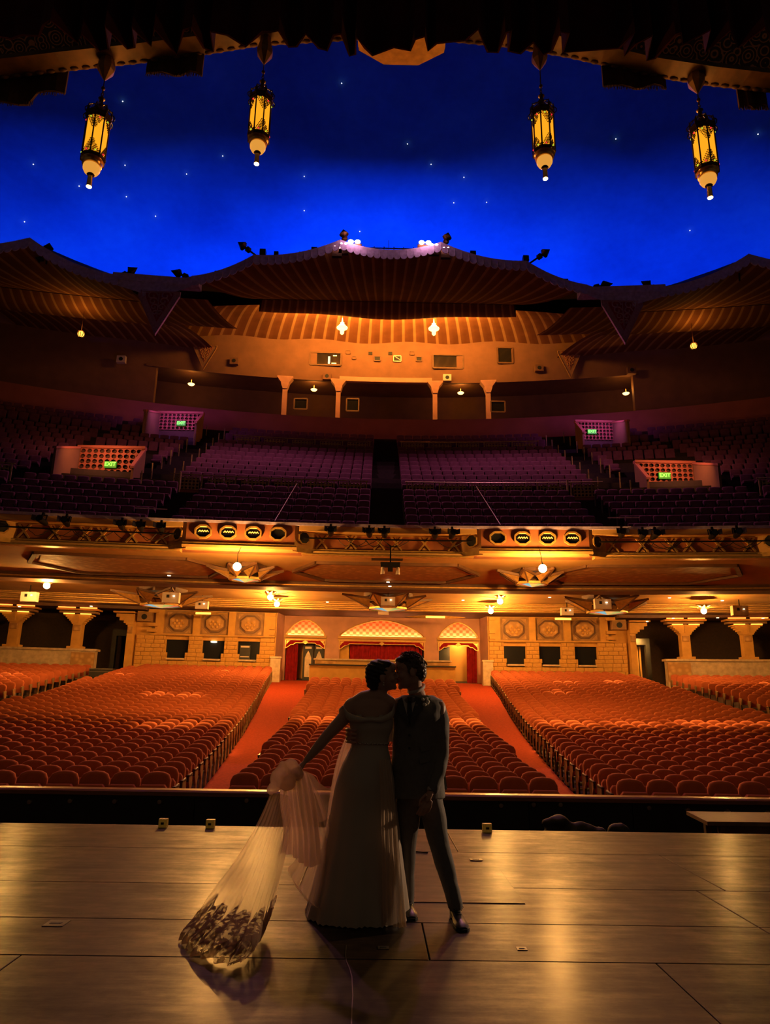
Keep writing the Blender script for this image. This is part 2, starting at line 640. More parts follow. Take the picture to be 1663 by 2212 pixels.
def interp(x, pts):
    if x <= pts[0][0]:
        return pts[0][1]
    for (a, p), (b, q) in zip(pts, pts[1:]):
        if x <= b:
            return p + (q - p) * (x - a) / (b - a)
    return pts[-1][1]


def remeshed(mb, voxel, smooth=3):
    me = mb.mesh('tmp_shape')
    bm = bmesh.new()
    bm.from_mesh(me)
    bmesh.ops.recalc_face_normals(bm, faces=bm.faces)
    bm.to_mesh(me)
    bm.free()
    ob = bpy.data.objects.new('tmp_shape', me)
    COL.objects.link(ob)
    m = ob.modifiers.new('r', 'REMESH')
    m.mode = 'VOXEL'
    m.voxel_size = voxel
    if smooth:
        s = ob.modifiers.new('s', 'SMOOTH')
        s.iterations = smooth
        s.factor = 0.5
    bpy.context.view_layer.update()
    dg = bpy.context.evaluated_depsgraph_get()
    out = bpy.data.meshes.new_from_object(ob.evaluated_get(dg))
    bpy.data.objects.remove(ob)
    return out


def solid(me, name, m, parent, disp=None, smooth=True):
    """link a remeshed shape (world coordinates) under its thing"""
    me.name = name
    off = parent_world(parent)
    n = len(me.vertices)
    nor = [v.normal.copy() for v in me.vertices]
    out = []
    for v, q in zip(me.vertices, nor):
        p = v.co
        if disp:
            p = p + q * disp(p)
        out += (p.x - off.x, p.y - off.y, p.z - off.z)
    me.vertices.foreach_set('co', out)
    me.materials.clear()
    me.materials.append(M[m])
    me.polygons.foreach_set('use_smooth', [smooth] * len(me.polygons))
    me.update()
    return newobj(name, me, parent)
RB = 95.0                                    # plan radius of the curved house


def bend(mb, rb=RB):
    """theatre coordinates (u across from the centre line, y, z) -> world, following the curve of the house"""
    mb.v = [(p[0] + CX, p[1] - p[0] * p[0] / (2 * rb), p[2]) for p in mb.v]
    return mb


def W(u, y, z, rb=RB):
    return Vector((u + CX, y - u * u / (2 * rb), z))


def u_split(mb, u0, u1, y0, y1, z0, z1, step=2.0):
    """box cut into slices so that it can follow the curve"""
    n = max(1, int(math.ceil(abs(u1 - u0) / step)))
    rings = []
    for k in range(n + 1):
        u = u0 + (u1 - u0) * k / n
        rings.append([(u, y0, z0), (u, y1, z0), (u, y1, z1), (u, y0, z1)])
    mb.loft(rings)
    return mb


CUBE = MB().box(-0.5, 0.5, -0.5, 0.5, -0.5, 0.5)


def bev_cube_mesh(name, m, b=0.06):
    mb = MB()
    h = 0.5
    mb.loft([[(-h + b, -h, -h + b), (h - b, -h, -h + b), (h - b, -h, h - b), (-h + b, -h, h - b)],
             [(-h, -h + b, -h), (h, -h + b, -h), (h, -h + b, h), (-h, -h + b, h)],
             [(-h, h, -h), (h, h, -h), (h, h, h), (-h, h, h)]])
    return mb.mesh(name, (m,))


# ------------------------------------------------------------------ stage
stage = thing('floor', 'worn dark stage floor of large scuffed boards', 'floor', kind='structure')
MB().box(-15, 15, -4, 9.38, -0.25, -0.024).build('sub_floor', 'black', stage)
yj = [-4, -1.2, 1.2, 2.4, 3.6, 4.82, 5.57, 6.58, 8.03, 9.38]
for k in range(len(yj) - 1):
    y0, y1 = yj[k], yj[k + 1]
    xs = {8: [-15, -6.2, 0.9, 6.0, 15], 7: [-15, -4.6, -0.6, 3.0, 15], 6: [-15, -3.4, 2.75, 7, 15], 5: [-15, -4.5, 0.36, 2.75, 15],
          4: [-15, -2.09, 1.73, 6, 15]}.get(k, [-15, -6, -2.09, 1.73, 6, 15])
    for a, b in zip(xs, xs[1:]):
        g = 0.004
        mb = MB()
        mb.loft([[(a + g, y0 + g, -0.022), (b - g, y0 + g, -0.022), (b - g, y1 - g, -0.022), (a + g, y1 - g, -0.022)],
                 [(a + g, y0 + g, -0.003), (b - g, y0 + g, -0.003), (b - g, y1 - g, -0.003), (a + g, y1 - g, -0.003)],
                 [(a + g + .004, y0 + g + .004, 0), (b - g - .004, y0 + g + .004, 0), (b - g - .004, y1 - g - .004, 0), (a + g + .004, y1 - g - .004, 0)]])
        mb.build('floor_board', 'stage_board', stage)
mb = MB()
mb.loft([[(0.12, 6.08, 0.0005), (1.2, 6.08, 0.0005), (1.2, 7.19, 0.0005), (0.12, 7.19, 0.0005)],
         [(0.126, 6.086, 0.006), (1.194, 6.086, 0.006), (1.194, 7.184, 0.006), (0.126, 7.184, 0.006)]])
mb.build('trap_door', 'stage_board', stage, label='flush trap door panel')
MB().box(-15, 15, 9.38, 9.42, -2.2, -0.004).build('stage_lip', 'stage_edge', stage)

pit = thing('wall_pit', 'black panelled orchestra pit wall topped with an orange wooden rail', 'wall', (CX, 12.4, 0), kind='structure')
xs = [-13, -9.4, -6.1, -2.9, 0.1, 2.55, 4.25, 6.95, 9.8, 13]
for a, b in zip(xs, xs[1:]):
    MB().box(a + .006, b - .006, 12.4, 12.46, -2.2, -0.03).build('wall_panel', 'black_paint', pit)
MB().box(-13, 13, 12.46, 12.6, -2.2, -0.04).build('backing', 'black', pit)
rl = MB()
rl.loft([[(x, 12.33, -0.03), (x, 12.33, 0.03), (x, 12.37, 0.055), (x, 12.62, 0.055), (x, 12.64, -0.03)] for x in (-13, 13)])
rl.build('rail', 'rail_wood', pit, label='varnished orange wooden rail')
bolt_me = MB().lathe([(0.0, -0.03), (0.035, -0.028), (0.05, -0.008), (0.05, 0.01)], n=10).mesh('bolt', ('bolt',))
for px, py in [(64, 1732), (152, 1730), (248, 1731), (345, 1732), (533, 1729), (1082, 1740), (1152, 1738), (1210, 1738), (1401, 1745), (1485, 1750), (1571, 1754), (1658, 1757)]:
    o = newobj('bolt', bolt_me, pit)
    o.location = at(px, py, 12.4) - pit.location
    o.rotation_euler = (R(-90), 0, 0)
mb = MB().box(-15, 15, 9.4, 12.4, -2.3, -2.2)
mb.build('floor_pit', 'black', None, kind='structure', label='dark floor down in the orchestra pit', cat='floor')

# ------------------------------------------------------------------ raked orchestra floor and red aisles
ZT = [(12.4, .19), (13.6, .21), (16, .30), (19.7, .54), (23.5, .86), (27.3, 1.20), (33, 1.92), (37.7, 2.66), (44.4, 3.5), (49, 3.95)]


def fz(y):
    return interp(y, ZT) - 0.95


def uc(y):                                   # half width of the centre block
    return 2.96 + (y - 13.6) * 0.0315


def ua(y):                                   # inner edge of the blocks beside it
    return 4.0 + (y - 13.6) * 0.0855


fl = MB()
fl.grid(lambda i, j: (-30 + 60 * i, 12.6 + 35.4 * j, fz(12.6 + 35.4 * j)), 30, 36)
orch = bend(fl).build('floor_orchestra', 'floor_dark', None, kind='structure', label='dark raked floor beneath the rows of seats', cat='floor', smooth=60)
for s, nm in ((-1, "the bride's side"), (1, "the groom's side")):
    mb = MB()
    mb.grid(lambda i, j: (s * ((uc(12.7 + 33 * j) + 0.02) * (1 - i) + i * (ua(12.7 + 33 * j) - 0.02)), 12.7 + 33 * j, fz(12.7 + 33 * j) + 0.02), 3, 40)
    bend(mb).build('aisle_carpet', 'carpet', orch, smooth=60, label='red-orange carpet runner up the sloping aisle on ' + nm)
    mb = MB()
    mb.grid(lambda i, j: (s * (14.75 + 1.4 * i), 14 + 31.5 * j, fz(14 + 31.5 * j) + 0.02), 2, 40)
    bend(mb).build('aisle_carpet', 'carpet', orch, smooth=60, label='dim red carpet runner of the outer aisle on ' + nm)

# ------------------------------------------------------------------ back wall of the orchestra level
YB = 44.6
backw = thing('wall_back', 'golden stone rear wall with dark window openings and carved octagons', 'wall', W(0, YB, 2), kind='structure')
wins = [(7.5, 8.85), (9.63, 10.96), (11.75, 13.1)]
block_me = bev_cube_mesh('stone_block', 'stone')


def stone_block(u0, u1, z0, z1, dy):
    o = newobj('stone_block', block_me, backw)
    c = W((u0 + u1) / 2, YB - 0.1 + dy, (z0 + z1) / 2)
    o.location = c - backw.location
    o.scale = (u1 - u0 - 0.012, 0.2, z1 - z0 - 0.012)
    o.rotation_euler = (0, 0, math.atan(-(u0 + u1) / 2 / RB))


for s in (-1, 1):
    mb = MB()
    for a, b in [(6.55, 7.5), (8.85, 9.63), (10.96, 11.75), (13.1, 14.9)]:
        u_split(mb, s * a, s * b, YB, YB + 0.25, 2.0, 6.75)
    for a, b in wins:
        u_split(mb, s * a, s * b, YB, YB + 0.25, 4.95, 6.75)
        u_split(mb, s * a, s * b, YB, YB + 0.25, 2.0, 3.82)
    bend(mb).build('wall_core', 'stone', backw)
    z = 3.2
    course = 0
    while z < 5.19:
        h = min(0.245, 5.2 - z)
        u = 6.6 + (0.28 if course % 2 else 0.0)
        if course % 2:
            stone_block(s * 6.6, s * u, z, z + h, 0) if s > 0 else stone_block(-u, -6.6, z, z + h, 0)
        while u < 14.8:
            u1 = min(u + random.uniform(0.46, 0.62), 14.8)
            segs = [(u, u1)]
            for a, b in wins:
                if z + h > 3.86 and z < 4.92:
                    lo, hi = (a + 0.16, b - 0.16) if z < 4.03 else (a, b)
                    nxt = []
                    for p, q in segs:
                        if q <= lo or p >= hi:
                            nxt.append((p, q))
                        else:
                            if p < lo - 0.06:
                                nxt.append((p, lo))
                            if q > hi + 0.06:
                                nxt.append((hi, q))
                    segs = nxt
            for p, q in segs:
                if q - p > 0.05:
                    stone_block(*((p, q) if s > 0 else (-q, -p)), z, z + h, random.uniform(-0.012, 0.012))
            u = u1
        z += h
        course += 1
    # upper storey: pilasters, ledges, carved octagons
    for a, b in [(6.6, 7.3), (9.05, 9.45), (11.15, 11.55), (13.3, 13.75)]:
        bend(MB().box(*sorted((s * a, s * b)), YB - 0.22, YB, 5.2, 6.7)).build('pilaster', 'stone', backw)
    mb = MB()
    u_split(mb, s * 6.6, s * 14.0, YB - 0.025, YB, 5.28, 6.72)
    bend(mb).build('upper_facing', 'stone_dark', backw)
    mb = MB()
    u_split(mb, s * 6.6, s * 14.0, YB - 0.26, YB, 5.2, 5.28)
    bend(mb).build('ledge', 'stone', backw)
    for z0 in (5.34, 5.68, 6.5):
        bend(MB().box(*sorted((s * 13.6, s * 14.15)), YB - 0.42, YB, z0, z0 + 0.2)).build('corbel', 'stone', backw)
        bend(MB().box(*sorted((s * 6.62, s * 6.95)), YB - 0.36, YB, z0, z0 + 0.16)).build('corbel', 'stone', backw)
    for a, b in wins:
        uc_, zc = s * (a + b) / 2, 5.98
        o8 = [(uc_ + 0.66 * math.cos(q), YB - 0.03, zc + 0.56 * math.sin(q)) for q in [PI / 8 + k * PI / 4 for k in range(8)]]
        i8 = [(uc_ + 0.56 * math.cos(q), YB - 0.03, zc + 0.46 * math.sin(q)) for q in [PI / 8 + k * PI / 4 for k in range(8)]]
        mb = MB()
        for k in range(8):
            mb.bar(o8[k], o8[(k + 1) % 8], 0.07, 0.08)
        med = bend(mb).build('octagon_frame', 'dark_beam', backw)
        mb = MB()
        mb.prism(i8, (0, -0.10, 0))
        bend(mb).build('carved_panel', 'relief', backw)
        mb = MB()
        for k in range(7):
            r = 0 if k == 0 else 0.26
            mb.ball((uc_ + r * math.cos(k * PI / 3), YB - 0.14, zc - 0.06 + r * 0.75 * math.sin(k * PI / 3)), (0.085, 0.06, 0.085), 8, 5)
        bend(mb).build('rosette', 'stone', backw, smooth=60)
        mb = MB()
        for q in (-1, 1):
            for p in (-1, 1):
                mb.prism([(uc_ + q * 0.72, YB, zc + p * 0.62), (uc_ + q * 0.40, YB, zc + p * 0.62), (uc_ + q * 0.72, YB, zc + p * 0.30)], (0, -0.07, 0))
        bend(mb).build('corner_carving', 'relief', backw)
        # opening: sill, reveal and glass
        mb = MB()
        u_split(mb, s * a + s * .16, s * b - s * .16, YB - 0.34, YB + 0.1, 3.74, 3.84)
        bend(mb).build('sill', 'marble', backw)
        mb = MB()
        u_split(mb, s * (a - .1), s * (b + .1), YB + 1.5, YB + 1.6, 3.0, 5.2)
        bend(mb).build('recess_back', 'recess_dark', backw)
        mb = MB()
        mb.box(*sorted((s * a, s * b)), YB + 0.16, YB + 0.18, 3.8, 4.97)
        bend(mb).build('pane', 'glass_dark', backw)
# notice board behind one window on the bride's side
nb = thing('notice_board', 'dark notice board with a pale heading standing in a stone window', 'board', W(-8.4, YB + 0.08, 3.85))
bend(MB().box(-8.72, -8.08, YB + 0.05, YB + 0.1, 3.86, 4.72)).build('board', 'black_paint', nb)
bend(MB().box(-8.66, -8.14, YB + 0.035, YB + 0.049, 4.58, 4.68)).build('heading', 'speaker_white', nb)
bend(MB().box(-8.66, -8.14, YB + 0.035, YB + 0.049, 4.00, 4.05)).build('footer', 'speaker_white', nb)
lp = thing('globe_lamp', 'small flat white lamp over the arch inside the middle stone window', 'lamp', W(-10.3, YB + 0.1, 4.86))
bend(MB().lathe([(0.02, -.05), (0.16, -.03), (0.2, 0.02), (0.1, 0.05)], (-10.3, YB + 0.06, 4.87), 12)).build('shade', 'downlight', lp, smooth=60)

for s, nm in ((-1, "the bride's side"), (1, "the groom's side")):
    # arcade of bracketed columns on a low marble wall
    lw = thing('marble_parapet', 'low marble parapet under the columns on ' + nm, 'wall', W(s * 20, 43.9, 3), kind='structure')
    mb = MB()
    u_split(mb, s * 16.75, s * 27, 43.75, 44.15, 2.2, 4.08)
    bend(mb).build('body', 'marble', lw)
    mb = MB()
    u_split(mb, s * 16.65, s * 27, 43.65, 44.25, 4.08, 4.2)
    bend(mb).build('coping', 'marble', lw)
    bend(MB().box(*sorted((s * 16.75, s * 18.0)), 43.66, 43.75, 2.9, 4.0)).build('carved_panel', 'relief', lw)
    for k, uu in enumerate((17.9, 21.25, 24.6)):
        c = thing('column', ['bracketed stone column beside the dark doorway on ', 'second bracketed stone column from the doorway on ', 'third bracketed stone column from the doorway on '][k] + nm,
                  'column', W(s * uu, 44, 4.2), kind='structure')
        U = s * uu
        bend(MB().box(U - .42, U + .42, 43.7, 44.2, 4.2, 4.34)).build('base', 'stone', c)
        bend(MB().box(U - .25, U + .25, 43.78, 44.2, 4.3, 5.66)).build('shaft', 'stone', c)
        bend(bump_box(U - .2, U + .2, 43.73, 43.79, 5.22, 5.56, 0.03)).build('carved_panel', 'relief', c)
        mb = MB()
        for wd, z0, z1 in [(.30, 5.62, 5.70), (.36, 5.70, 5.80), (.45, 5.80, 5.90), (.56, 5.90, 6.0), (.66, 6.0, 6.1), (.80, 6.1, 6.18)]:
            mb.box(U - wd, U + wd, 43.7, 44.2, z0, z1)
        bend(mb).build('capital', 'stone', c)
        bend(MB().box(U - .07, U + .07, 43.62, 43.7, 5.7, 6.2)).build('rib', 'stone', c)
        bend(MB().box(U - 1.0, U + 1.0, 43.6, 44.2, 6.24, 6.36)).build('bracket', 'stone_dark', c)
        bend(MB().box(U - 1.15, U + 1.15, 43.55, 44.2, 6.40, 6.50)).build('bracket', 'stone', c)
        for q in (-1, 1):
            bend(MB().box(*sorted((U + q * .16, U + q * .75)), 43.56, 43.62, 6.175, 6.225)).build('lamp_tube', 'lamp_amber', c)
            bend(MB().box(*sorted((U + q * .12, U + q * 1.05)), 43.5, 43.56, 6.52, 6.585)).build('lamp_tube', 'lamp_red', c)
    hc = thing('column', 'half column with bracket where the stone wall meets the dark doorway on ' + nm, 'column', W(s * 14.9, 44.3, 3), kind='structure')
    U = s * 14.9
    bend(MB().box(*sorted((U, U - s * .0 + s * .34)), 44.1, 44.6, 2.4, 5.7)).build('shaft', 'stone', hc)
    bend(bump_box(*sorted((U + s * .03, U + s * .31)), 44.05, 44.11, 5.2, 5.6, 0.03)).build('carved_panel', 'relief', hc)
    mb = MB()
    for wd, z0, z1 in [(.42, 5.7, 5.8), (.55, 5.8, 5.95), (.8, 5.95, 6.15), (1.0, 6.15, 6.35), (1.2, 6.4, 6.5)]:
        mb.box(*sorted((U, U + s * wd)), 44.0, 44.6, z0, z1)
    bend(mb).build('capital', 'stone', hc)
    mb = MB()
    u_split(mb, s * 14.2, s * 28, 43.6, 44.6, 6.6, 6.9)
    bend(mb).build('beam_arcade', 'dark_beam', None, kind='structure', label='dark beam above the columns on ' + nm, cat='beam')
    # dark lobby behind
    mb = MB()
    u_split(mb, s * 14.6, s * 28, 48.4, 48.6, 2, 7)
    u_split(mb, s * 14.6, s * 14.9, 44.6, 48.6, 2, 7)
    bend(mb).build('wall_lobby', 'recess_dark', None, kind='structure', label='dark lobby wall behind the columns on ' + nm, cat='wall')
    d = thing('door_1' if s < 0 else 'door_2', 'open doorway to the lobby on ' + nm, 'doorway', W(s * 16, 47, 2.5), kind='structure')
    mb = MB()
    for (a, b) in ((15.25, 15.5), (16.5, 16.75)):
        mb.box(*sorted((s * a, s * b)), 46.2, 46.5, 2.6, 5.2)
    mb.box(*sorted((s * 15.25, s * 16.75)), 46.2, 46.5, 5.2, 5.6)
    bend(mb).build('door_frame', 'black_paint', d)
    if s > 0:
        for a, b in ((15.52, 15.95), (16.12, 16.26), (16.32, 16.42)):
            bend(MB().box(a, b, 46.9, 46.96, 2.6, 5.15)).build('door_panel', 'plaster', d)
        light('corridor_light', 'AREA', W(15.9, 45.7, 5.5), WARM, 26, 0.5, W(16, 46.9, 3.8))
    sp = thing('loudspeaker', 'boxy dark loudspeaker with round cone high on the stone wall on ' + nm, 'speaker', W(s * 14.35, 44.2, 6.1))
    bend(MB().box(*sorted((s * 13.95, s * 14.75)), 44.1, 44.6, 5.95, 6.5)).build('cabinet', 'stone_dark', sp)
    mb = MB()
    cc = W(s * 14.35, 44.1, 6.22)
    mb.tube([cc + Vector((0, 0.02, 0)), cc + Vector((0, -0.03, 0))], 0.17, 14)
    mb.build('cone', 'black', sp)

# a low road case by the dark doorway
rc = thing('road_case', 'black road case with metal edges by the dark doorway', 'case', W(-15.8, 43.6, 2.6))
cz = fz(42.2)
bend(MB().box(-16.3, -15.1, 42.0, 42.6, cz, cz + 0.75)).build('body', 'black_paint', rc)
bend(MB().box(-16.32, -15.08, 41.97, 42.62, cz + 0.72, cz + 0.78).box(-16.32, -15.08, 41.98, 42.62, cz + 0.58, cz + 0.61)).build('edge', 'bolt', rc)
bend(MB().lathe([(0.0, 0), (0.1, 0.0), (0.1, 0.02)], (-15.7, 41.97, cz + 0.35), 12)).build('badge', 'bolt', rc)

# ------------------------------------------------------------------ central arches
YA = 46.2
rec = thing('wall_arches', 'pinkish wall with three shallow arches over red curtained openings', 'wall', W(0, YA, 2), kind='structure')
arches = [(-6.15, -3.65, 0.95), (-2.72, 2.72, 1.02), (3.65, 6.15, 0.95)]
ZS = 5.58


def arch_z(u, a, b, h):
    t = abs((u - (a + b) / 2) / ((b - a) / 2))
    return ZS + h * max(0.0, (1 - t ** 1.75)) ** 0.85


mb = MB()
for a, b, h in arches:
    n = 28
    for k in range(n):
        u0, u1 = a + (b - a) * k / n, a + (b - a) * (k + 1) / n
        z0, z1 = arch_z(u0, a, b, h), arch_z(u1, a, b, h)
        mb.add([(u0, YA, z0), (u1, YA, z1), (u1, YA, 6.8), (u0, YA, 6.8)], [(0, 1, 2, 3)])
        mb.add([(u0, YA, z0), (u1, YA, z1), (u1, YA + .4, z1), (u0, YA + .4, z0)], [(0, 1, 2, 3)])
for a, b in [(-6.8, -6.15), (-3.65, -2.72), (2.72, 3.65), (6.15, 6.8)]:
    mb.add([(a, YA, 2), (b, YA, 2), (b, YA, 6.8), (a, YA, 6.8)], [(0, 1, 2, 3)])
    for q in (a, b):
        mb.add([(q, YA, 2), (q, YA + 1.6, 2), (q, YA + 1.6, ZS), (q, YA, ZS)], [(0, 1, 2, 3)])
bend(mb).build('arch_wall', 'plaster_pink', rec, fix=False)
for a, b, h in arches:
    mb = MB()
    n = 28
    for k in range(n):
        u0, u1 = a + (b - a) * k / n, a + (b - a) * (k + 1) / n
        mb.add([(u0, YA + .32, ZS - .1), (u1, YA + .32, ZS - .1), (u1, YA + .32, arch_z(u1, a, b, h) + .02), (u0, YA + .32, arch_z(u0, a, b, h) + .02)], [(0, 1, 2, 3)])
    bend(mb).build('arch_head', 'scale_paint', rec)
    mb = MB()
    pts = [(a + (b - a) * k / n, YA - .02, arch_z(a + (b - a) * k / n, a, b, h)) for k in range(n + 1)]
    mb.tube(pts, 0.045, 6)
    bend(mb).build('arch_moulding', 'gold', rec, smooth=60)
    mb = MB()
    mb.box(a - .1, b + .1, YA - .16, YA + .5, ZS - .2, ZS - .03)
    mb.box(a - .1, b + .1, YA - .05, YA + .5, ZS - .34, ZS - .22)
    bend(mb).build('lintel', 'plaster', rec)
    mb = MB()
    mb.box(a + .1, b - .1, YA + .1, YA + .14, ZS - .03, ZS + .01)
    bend(mb).build('cove_tube', 'lamp_warm', rec)
    light('cove_light', 'AREA', W((a + b) / 2, YA + .12, ZS + .02), (1.0, 0.42, 0.17), 6 * (b - a), b - a - .2, W((a + b) / 2, YA + .34, ZS + .9), sizey=0.08)
for s in (-1, 1):
    mb = MB()
    mb.add([(s * 6.55, YB, 2), (s * 6.3, YA, 2), (s * 6.3, YA, 6.8), (s * 6.55, YB, 6.8)], [(0, 1, 2, 3)])
    bend(mb).build('splayed_reveal', 'plaster_pink', rec)
    bend(MB().box(*sorted((s * 6.15, s * 6.75)), YB - .5, YB + .1, 2.4, 3.95)).build('newel', 'marble', rec)
    bend(MB().box(*sorted((s * 6.1, s * 6.8)), YB - .56, YB + .16, 3.95, 4.05)).build('newel_cap', 'marble', rec)
bend(MB().box(-6.5, 6.5, YA + 1.6, YA + 1.7, 2, 5.6)).build('lobby_back', 'plaster', rec)
# pelmets with gold braid and the curtains below
for idx, (a, b, h) in enumerate(arches):
    nm = ['over the patterned door', 'over the wide red curtain', 'over the yellow corridor'][idx]
    pel = thing('pelmet', 'stepped dark red pelmet with gold braid ' + nm, 'pelmet', W((a + b) / 2, YA, 5))
    z0, z1 = 4.72, 5.24
    st = 0.18
    prof = [(a, z1), (b, z1), (b, z0), (b - .14, z0 + .06), (b - .34, z0 + .22), (b - .5, z0 + .22), (b - .62, z0 + .34), ((a + b) / 2 + .1, z0 + .34),
            ((a + b) / 2, z0 + .26), ((a + b) / 2 - .1, z0 + .34), (a + .62, z0 + .34), (a + .5, z0 + .22), (a + .34, z0 + .22), (a + .14, z0 + .06), (a, z0)]
    mb = MB()
    mb.prism([(u, YA - .06, z) for u, z in prof], (0, .05, 0))
    bend(mb).build('cloth', 'red_curtain', pel)
    mb = MB()
    for k in range(len(prof)):
        p, q = prof[k], prof[(k + 1) % len(prof)]
        mb.bar((p[0], YA - .08, p[1]), (q[0], YA - .08, q[1]), .05, .04)
    bend(mb).build('braid', 'gold', pel)
    mb = MB()
    mb.prism([((a + b) / 2 + .17 * math.cos(k * PI / 4) * (1 if k % 2 == 0 else .55), YA - .1, z0 + .4 + .17 * math.sin(k * PI / 4) * (1 if k % 2 == 0 else .55)) for k in range(8)], (0, .03, 0))
    bend(mb).build('crest', 'gold', pel)
    for q, e in ((a, 1), (b, -1)):
        mb = MB()
        mb.prism([(q + e * .06, YA - .1, z1 - .05), (q + e * .3, YA - .1, z1 - .05), (q + e * .18, YA - .1, z1 - .14), (q + e * .06, YA - .1, z1 - .3)], (0, .03, 0))
        bend(mb).build('corner_scroll', 'gold', pel)


def curtain(name, label, u0, u1, y, z0, z1, m, amp=.06, per=.16, group=None):
    mb = MB()
    n = max(8, int(abs(u1 - u0) / per * 6))
    mb.grid(lambda i, j: (u0 + (u1 - u0) * i, y + amp * math.sin(2 * PI * i * abs(u1 - u0) / per) + .02 * math.sin(7 * j), z0 + (z1 - z0) * j), n, 4)
    o = bend(mb).build(name, m, None, smooth=80, label=label, cat='curtain', group=group, fix=False)
    return o


curtain('curtain', 'wide dark red velvet curtain in the middle arch', -2.05, 2.6, YA + .3, 3.3, 5.3, 'red_curtain', .07, .3)
curtain('curtain', 'narrow red curtain drawn beside the patterned door', -6.1, -5.35, YA + .12, 2.7, 5.0, 'red_curtain')
curtain('curtain', 'narrow red curtain drawn beside the yellow corridor', 5.45, 6.1, YA + .12, 2.7, 5.0, 'red_curtain')
bend(MB().box(-2.72, -2.1, YA + .25, YA + .3, 3.2, 5.3)).build('wall_return', 'stone', rec)
dr = thing('door_3', 'dark double door with pale ogee patterned panels in the side arch', 'door', W(-4.4, YA + .4, 2.6), kind='structure')
for k, (a, b) in enumerate([(-5.05, -4.4), (-4.34, -3.72)]):
    lf = bend(MB().box(a, b, YA + .4, YA + .46, 2.7, 5.0)).build('leaf', 'black_paint', dr)
    mb = MB()
    cx_, w2 = (a + b) / 2, (b - a) / 2 - .12
    mb.prism([(cx_ - w2, YA + .37, 2.95), (cx_ + w2, YA + .37, 2.95), (cx_ + w2, YA + .37, 4.15), (cx_ + .6 * w2, YA + .37, 4.38), (cx_, YA + .37, 4.6),
              (cx_ - .6 * w2, YA + .37, 4.38), (cx_ - w2, YA + .37, 4.15)], (0, .03, 0))
    bend(mb).build('ogee_panel', 'marble', lf)
    bend(MB().box(cx_ - w2, cx_ + w2, YA + .37, YA + .4, 4.72, 4.86)).build('top_panel', 'marble', lf)
bend(MB().box(3.7, 4.4, YA + .4, YA + .45, 4.1, 5.0)).build('dark_screen', 'glass_dark', rec)
light('foyer_light', 'AREA', W(5.0, YA + 1.0, 5.4), WARM, 30, .8, W(5.0, YA + 1.5, 3.0))
# low wall behind the centre block
cw = thing('wall_low', 'low cream wall with a marble top behind the centre seats', 'wall', W(0, 39.5, 2), kind='structure')
mb = MB(); u_split(mb, -3.95, 3.95, 39.3, 39.6, 1.6, 3.36); bend(mb).build('face', 'stone', cw)
mb = MB(); u_split(mb, -3.98, 3.98, 39.18, 39.62, 3.36, 3.42); bend(mb).build('ledge', 'black_paint', cw)
mb = MB(); u_split(mb, -3.7, 3.7, 39.7, 40.0, 1.6, 3.66); bend(mb).build('upper_face', 'plaster', cw)
mb = MB(); u_split(mb, -3.8, 3.8, 39.62, 40.06, 3.66, 3.74); bend(mb).build('coping', 'marble', cw)
for s in (-1, 1):
    bend(MB().box(*sorted((s * 2.5, s * 3.65)), 39.66, 39.7, 3.46, 3.62)).build('carved_panel', 'relief', cw)

# ------------------------------------------------------------------ underside of the balcony
sof = thing('ceiling_balcony', 'gilded underside of the balcony with mouldings and long hexagon panels', 'ceiling', W(0, 30, 6.9), kind='structure')


def slab(name, m, y0, y1, z0, z1, u=28.0, step=2.0, par=sof):
    mb = MB()
    u_split(mb, -u, u, y0, y1, z0, z1, step)
    return bend(mb).build(name, m, par)


ZA = 6.95
slab('front_soffit', 'plaster', 26.58, 33.4, ZA, ZA + .3)
slab('beam', 'dark_beam', 33.4, 34.5, 6.66, 7.3)
slab('beam_moulding', 'gold', 33.32, 33.4, 6.74, 6.80)
slab('beam_moulding', 'gold', 34.5, 34.58, 6.70, 6.78)
slab('coffer', 'plaster', 34.5, 41.4, 7.12, 7.3)
for k in range(5):
    slab('cornice_step', 'gold' if k % 2 == 0 else 'plaster', 41.4 + .32 * k, 41.8 + .32 * k, 7.08 - .07 * k, 7.3)
slab('rear_soffit', 'dark_beam', 43.0, 47.0, 6.78, 7.0)
for uc0 in (-10.9, 0.0, 10.9):
    y0, y1, hw = 28.3, 32.6, 4.0
    pts = [(uc0 - hw, (y0 + y1) / 2), (uc0 - hw + 1.15, y0), (uc0 + hw - 1.15, y0), (uc0 + hw, (y0 + y1) / 2), (uc0 + hw - 1.15, y1), (uc0 - hw + 1.15, y1)]
    n = len(pts)
    mb = MB()
    for k in range(n):
        p, q = pts[k], pts[(k + 1) % n]
        m_ = 4
        for j in range(m_):
            a = (p[0] + (q[0] - p[0]) * j / m_, p[1] + (q[1] - p[1]) * j / m_, ZA - .04)
            b = (p[0] + (q[0] - p[0]) * (j + 1) / m_, p[1] + (q[1] - p[1]) * (j + 1) / m_, ZA - .04)
            mb.bar(a, b, .16, .16)
    bend(mb).build('hexagon_frame', 'dark_beam', sof)
    mb = MB()
    us = [uc0 - hw + .35 + (2 * hw - .7) * k / 16 for k in range(17)]
    for a, b in zip(us, us[1:]):
        def yr(u):
            t = max(0.0, 1 - max(0, abs(u - uc0) - (hw - 1.3)) / .95)
            return (y0 + y1) / 2 - ((y1 - y0) / 2 - .22) * t, (y0 + y1) / 2 + ((y1 - y0) / 2 - .22) * t
        (p0, p1), (q0, q1) = yr(a), yr(b)
        mb.add([(a, p0, ZA - .05), (a, p1, ZA - .05), (b, q1, ZA - .05), (b, q0, ZA - .05)], [(0, 1, 2, 3)])
    bend(mb).build('relief_panel', 'relief', sof, fix=False)
